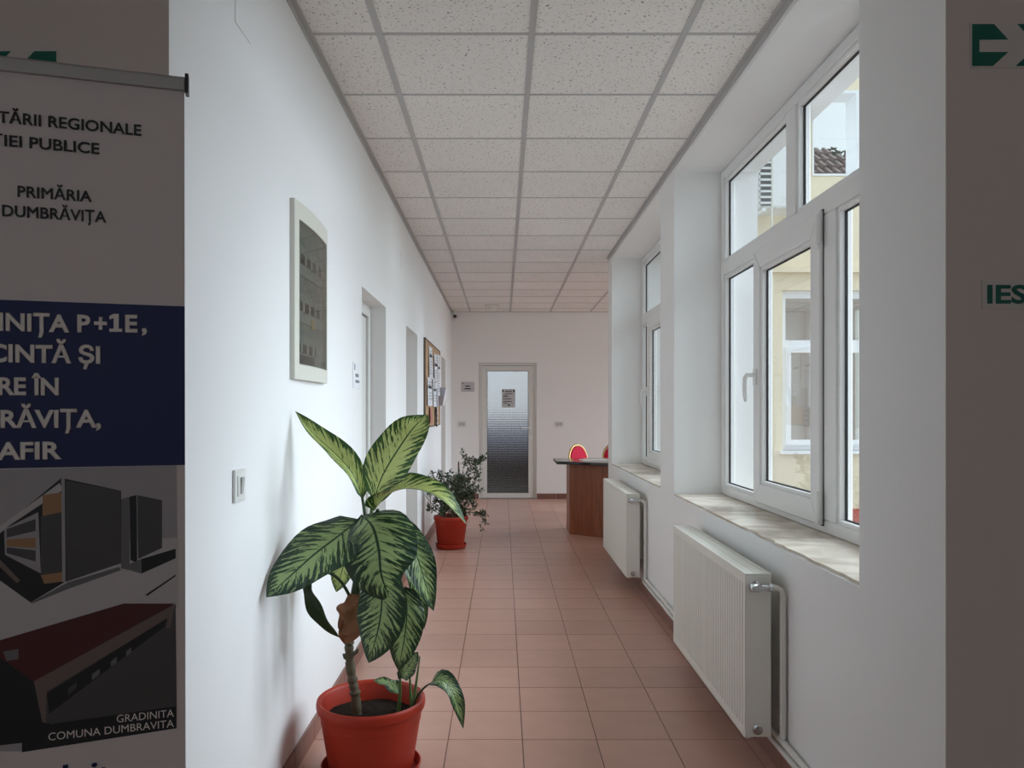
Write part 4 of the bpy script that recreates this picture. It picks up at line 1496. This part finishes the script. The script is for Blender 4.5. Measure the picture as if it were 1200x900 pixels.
leaf(pl, [(416, 630, 2.96), (407, 650, 2.97), (400, 672, 2.98), (394, 694, 2.98)], 0.115, (-0.3, -0.9, 0.2), 'leaf_bright', fold=0.12)
# drooping rolled leaf and the dry brown one
stem(pl, [(414, 725, 2.89), (410, 700, 2.88), (398, 680, 2.86), (384, 671, 2.84), (372, 674, 2.83), (366, 682, 2.83)], 0.007, 0.004, 'petiole_dark', n=18)
leaf(pl, [(362, 678, 2.83), (366, 694, 2.83), (374, 713, 2.83), (384, 730, 2.84), (398, 747, 2.86)], 0.058, (-0.4, -0.8, 0.3), 'petiole_dark', fold=0.9)
leaf(pl, [(425, 700, 2.84), (418, 716, 2.81), (408, 730, 2.80), (396, 736, 2.81)], 0.115, (-0.3, -0.9, 0.25), 'dry_leaf', fold=0.55, wave=0.02, name='dry_leaf')
leaf(pl, [(424, 712, 2.85), (416, 728, 2.82), (408, 742, 2.82), (403, 754, 2.83)], 0.08, (0.2, -0.9, 0.2), 'dry_leaf', fold=0.6, wave=0.015, name='dry_leaf')

# young shoots at the right of the pot
for a, b_, c_ in (((467, 835, 2.93), (469, 806, 2.93), (468, 778, 2.92)), ((483, 832, 2.94), (481, 808, 2.94), (480, 786, 2.93)), ((484, 832, 2.92), (487, 806, 2.92), (492, 769, 2.92))):
    stem(pl, [a, b_, c_], 0.008, 0.0025, 'petiole', 'shoot')
leaf(pl, [(470, 795, 2.92), (476, 785, 2.90), (483, 775, 2.89), (490, 764, 2.89)], 0.075, (-0.2, -0.8, 0.5), 'leaf_deep', fold=0.15)
stem(pl, [(482, 832, 2.90), (489, 816, 2.89), (497, 806, 2.88), (504, 801, 2.87)], 0.006, 0.003, 'petiole_dark', 'shoot')
leaf(pl, [(503, 802, 2.87), (517, 797, 2.85), (529, 808, 2.84), (537, 828, 2.84), (543, 854, 2.85)], 0.070, (0.15, -0.55, 0.8), 'leaf_deep', fold=0.35, peak=0.38)
leaf(pl, [(468, 815, 2.93), (460, 804, 2.95), (449, 799, 2.97), (437, 797, 2.98)], 0.055, (0, -0.3, 0.95), 'leaf_deep', fold=0.2)

# ------------------------------------------------------------------ potted shrub farther down the corridor
SX, SY = -0.50, 7.66
sh = empty('potted_shrub', (SX, SY, 0))
tag(sh, 'small-leaved bushy shrub in a terracotta pot further down the left wall', 'potted plant')
zs2 = pot(sh, SX, SY, 0.168, 0.125, 0.30, 0.014)
rs = random.Random(21)
tw, lf = MB(), MB()


def leaflet(p_, d, L):
    d = d.normalized()
    s_ = d.cross(Vector((rs.uniform(-1, 1), rs.uniform(-1, 1), rs.uniform(-1, 1)))).normalized()
    nn = d.cross(s_)
    w_ = L * 0.26
    lf.v.extend([])
    i = len(lf.v)
    lf.v += [p_, p_ + d * L * .45 + s_ * w_ + nn * w_ * .3, p_ + d * L, p_ + d * L * .45 - s_ * w_ + nn * w_ * .3]
    lf.f.append((i, i + 1, i + 2))
    lf.f.append((i, i + 2, i + 3))
    lf.m += [0, 0]


def branch(a, b_, r, lev):
    n = 8
    mid = (a + b_) / 2 + Vector((rs.uniform(-1, 1), rs.uniform(-1, 1), rs.uniform(-.4, 1))) * (b_ - a).length * 0.14
    P = catmull([a, mid, b_], n)
    tw.tube(P, [r * (1 - 0.7 * k / (n - 1)) for k in range(n)], 5)
    for k in range(2, n):
        d = (P[k] - P[k - 1]).normalized()
        if lev < 2:
            for _ in range(1 if (lev == 0 or rs.random() < 0.55) else 0):
                dv = (d + Vector((rs.uniform(-1, 1), rs.uniform(-1, 1), rs.uniform(-.6, .9))) * 1.0).normalized()
                q = P[k] + dv * rs.uniform(0.06, 0.13) * (1 if lev == 0 else 0.7)
                if q.x > XL + 0.02:
                    branch(P[k], q, r * 0.4, lev + 1)
        if lev >= 1:
            for _ in range(2):
                dv = d * 0.5 + Vector((rs.uniform(-1, 1), rs.uniform(-1, 1), rs.uniform(-.5, 1)))
                q = P[k] + dv.normalized() * 0.005
                if q.x > XL + 0.05:
                    leaflet(q, dv, rs.uniform(0.022, 0.038))


base = Vector((SX, SY, zs2))
for px_, py_, yy in ((503, 566, 7.62), (512, 562, 7.7), (523, 566, 7.66), (532, 568, 7.55), (545, 540, 7.66), (549, 548, 7.72), (563, 548, 7.66), (557, 570, 7.6), (540, 572, 7.75), (562, 600, 7.6), (502, 592, 7.55), (498, 580, 7.7), (553, 585, 7.8)):
    branch(base + Vector((rs.uniform(-.06, .06), rs.uniform(-.06, .06), 0)), at(px_, py_, yy), 0.007, 0)
tw.build('branches', 'twig', sh, smooth=60)
tag(lf.build('foliage', 'shrub_leaf', sh), kind='stuff')
MB().tube([at(536.5, 605, 7.70), at(537.5, 541, 7.72)], 0.007, 8).build('support_stick', 'stick', sh, smooth=50)

# ------------------------------------------------------------------ reception desk, chairs, papers
dk = empty('reception_desk', (1.45, 8.6, 0))
tag(dk, 'curved wooden reception desk with a black top at the end of the window wall', 'desk')
front = catmull([(0.72, 8.52, 0), (1.04, 8.285, 0), (1.5, 8.14, 0), (2.1, 8.10, 0)], 16)


def off_path(P, d):
    out = []
    for i, p_ in enumerate(P):
        t = (P[min(i + 1, len(P) - 1)] - P[max(i - 1, 0)]).normalized()
        out.append(p_ + Vector((-t.y, t.x, 0)) * d)
    return out


inner = off_path(front, 0.03)
mb = MB()
for i in range(len(front) - 1):
    mb.prism([front[i], front[i + 1], inner[i + 1], inner[i]], (0, 0, 0.755))
mb.build('front_panel', 'veneer', dk)
MB().prism([(0.722, 8.52, 0), (0.752, 8.535, 0), (0.752, 8.95, 0), (0.722, 8.95, 0)], (0, 0, 0.755)).build('side_panel', 'veneer', dk)
MB().box(2.07, 2.10, 8.13, 8.95, 0, 0.755).build('side_panel', 'veneer', dk)
topf = off_path(front, -0.10)
tops = [Vector((0.575, 8.42, 0))] + topf[2:] + [Vector((2.2, 8.0, 0)), Vector((2.2, 9.0, 0)), Vector((0.575, 9.0, 0))]
MB().prism([(p_.x, p_.y, 0.757) for p_ in tops], (0, 0, 0.032)).build('desk_top', 'black_gloss', dk, bevel=0.004)


def chair(label, x, y, rot):
    r = bpy.data.objects.new('banquet_chair', None)
    COL.objects.link(r)
    r.location = (x, y, 0)
    r.rotation_euler = (0, 0, rot)
    tag(r, label, 'chair', 'red chairs behind the reception desk')

    def add(mb, name, mat, **kw):
        o = mb.build(name, mat, None, **kw)
        o.parent = r
    add(MB().box(-0.21, 0.21, -0.22, 0.21, 0.40, 0.46), 'seat', 'red_velvet', bevel=0.02, seg=3)
    # shield-shaped back: pad and gold tube round it (front faces local -y)
    pts = []
    for k in range(25):
        a = math.pi * k / 24
        pts.append((-0.19 * math.cos(a) * (1 if k in (0, 24) else 1), 0.70 + 0.0 + 0.21 * math.sin(a) ** 0.8))
    outl = [(-0.15, 0.50)] + pts + [(0.15, 0.50)]
    add(MB().prism([(u, 0.205 + (z - 0.5) * 0.12, z) for u, z in [(p_[0] * 0.93, 0.505 + (p_[1] - 0.5) * 0.95) for p_ in outl]], (0, 0.035, 0)), 'backrest', 'red_velvet', bevel=0.008)
    add(MB().tube([(u, 0.222 + (z - 0.5) * 0.12, z) for u, z in [(-0.17, 0.42)] + outl + [(0.17, 0.42)]], 0.012, 8), 'back_frame', 'gold', smooth=50)
    for sx_ in (-1, 1):
        add(MB().tube([(sx_ * 0.18, -0.19, 0.42), (sx_ * 0.185, -0.21, 0.0)], 0.012, 8), 'leg', 'gold', smooth=50)
        add(MB().tube([(sx_ * 0.17, 0.215, 0.44), (sx_ * 0.18, 0.25, 0.0)], 0.012, 8), 'leg', 'gold', smooth=50)
    return r


chair('red chair with a gold frame peeking over the left end of the desk', 1.107, 9.42, R(50))
chair('red chair half hidden by the window wall behind the desk', 1.49, 10.0, R(0))
for k, (x, y, a) in enumerate(((1.00, 8.62, 0.2), (1.36, 8.60, -0.15))):
    ca, sa = math.cos(a), math.sin(a)
    q = [(x + ca * u - sa * v, y + sa * u + ca * v, 0.7895 + 0.001 * k) for u, v in ((-.15, -.105), (.15, -.105), (.15, .105), (-.15, .105))]
    o = MB().prism(q, (0, 0, 0.004)).build('paper_sheet', 'paper')
    tag(o, ('white sheets of paper on the left part of the reception desk', 'white sheets of paper on the desk beside the window wall')[k], 'paper', 'papers on the desk')

# ------------------------------------------------------------------ courtyard outside
w = MB().box(XO - 0.3, 40, -20, 60, -0.5, -0.38)
struct(w.build('ground', 'concrete'), 'concrete courtyard ground outside the windows', 'ground')

ac = empty('air_conditioner', (2.6, 7.3, 3.20))
tag(ac, 'white outdoor air conditioner unit on the facade seen through the upper pane', 'air conditioner')
q0, q1 = at(889, 243, 7.10), at(951, 176, 7.10)
MB().box(q0.x, q1.x, 7.12, 7.42, q0.z, q1.z + 0.06).build('casing', 'ac_white', ac, bevel=0.03, seg=3)
MB().box(q0.x + 0.01, q0.x + 0.115, 7.105, 7.12, q0.z + 0.02, q1.z + 0.02).build('coil', 'ac_dark', ac)
for k in range(10):
    z = q0.z + 0.03 + k * 0.052
    MB().box(q0.x + 0.005, q0.x + 0.12, 7.09, 7.108, z, z + 0.018).build('louvre', 'ac_white', ac)
MB().box(q0.x + 0.005, q0.x + 0.013, 7.09, 7.108, q0.z + 0.01, q1.z + 0.05).build('louvre_rail', 'ac_white', ac)
MB().box(q0.x + 0.112, q0.x + 0.125, 7.085, 7.108, q0.z - 0.28, q1.z + 0.05).build('louvre_rail', 'cover_cream', ac)
MB().box(q1.x - 0.058, q1.x - 0.008, 7.117, 7.12, at(0, 225, 7.1).z, at(0, 208, 7.1).z).build('label_sticker', 'ac_blue', ac)
for xx in (q0.x + 0.05, q1.x - 0.06):
    mb = MB().box(xx - 0.015, xx + 0.015, 7.10, 7.5, q0.z - 0.035, q0.z - 0.002)
    mb.box(xx - 0.015, xx + 0.015, 7.46, 7.50, q0.z - 0.3, q0.z)
    mb.build('bracket', 'ac_white', ac)

# neighbouring house with a tiled roof beyond the facade, and a tree
hs = empty('house', (6.5, 16, -0.4))
tag(hs, 'neighbouring house with a brown tiled roof beyond the courtyard wall', 'house')
MB().box(2.9, 11.1, 14.6, 18.6, -0.4, 4.98).build('wall', 'cream_render', hs)
ap0, ap1 = Vector((4.5, 16.6, 6.78)), Vector((6.3, 16.6, 6.78))
c0, c1, c2, c3 = (Vector(p_) for p_ in ((2.5, 14.2, 4.95), (11.5, 14.2, 4.95), (11.5, 19.0, 4.95), (2.5, 19.0, 4.95)))
rf = MB().poly([c0, c1, ap1, ap0]).poly([c1, c2, ap1]).poly([c2, c3, ap0, ap1]).poly([c3, c0, ap0]).poly([c3, c2, c1, c0]).build('roof', 'roof_tile', hs)
slope = (6.78 - 4.95) / 2.4
for k in range(54):
    x = 2.6 + k * 0.165
    ym = 14.2 + 2.4 * (min(1, (11.5 - x) / 5.2) if x > 6.3 else min(1, (x - 2.5) / 2.0))
    mb = MB()
    ya_ = 14.2
    while ya_ < ym - 0.05:
        mb.tube([(x, ya_, 4.95 + (ya_ - 14.2) * slope + 0.045), (x, ya_ + 0.32, 4.95 + (ya_ + .32 - 14.2) * slope + 0.015)], [0.062, 0.045], 6)
        ya_ += 0.3
    if mb.v:
        mb.build('tile_row', 'roof_tile', rf, smooth=50)
tre = empty('tree', (8.55, 20.6, -0.4))
tag(tre, 'dark leafy tree showing above the tiled roof', 'tree')
rt = random.Random(5)
MB().tube([(8.55, 20.6, -0.4), (8.6, 20.6, 5.5), (8.55, 20.6, 7.4)], [0.2, 0.14, 0.05], 8).build('trunk', 'twig', tre, smooth=60)
lf = MB()
for _ in range(1500):
    v = Vector((rt.gauss(0, 1), rt.gauss(0, 1), rt.gauss(0, 1)))
    v = v.normalized() * rt.uniform(0.4, 1.0)
    p_ = Vector((8.55 + v.x * 0.55, 20.6 + v.y * 0.6, 7.35 + v.z * 0.75))
    d = Vector((rt.uniform(-1, 1), rt.uniform(-1, 1), rt.uniform(-1, 1))).normalized()
    s_ = d.cross(Vector((0.3, 0.5, 0.8))).normalized()
    L = rt.uniform(0.10, 0.18)
    lf.poly([p_, p_ + d * L * .5 + s_ * L * .3, p_ + d * L, p_ + d * L * .5 - s_ * L * .3])
tag(lf.build('foliage', 'tree_leaf', tre), kind='stuff')
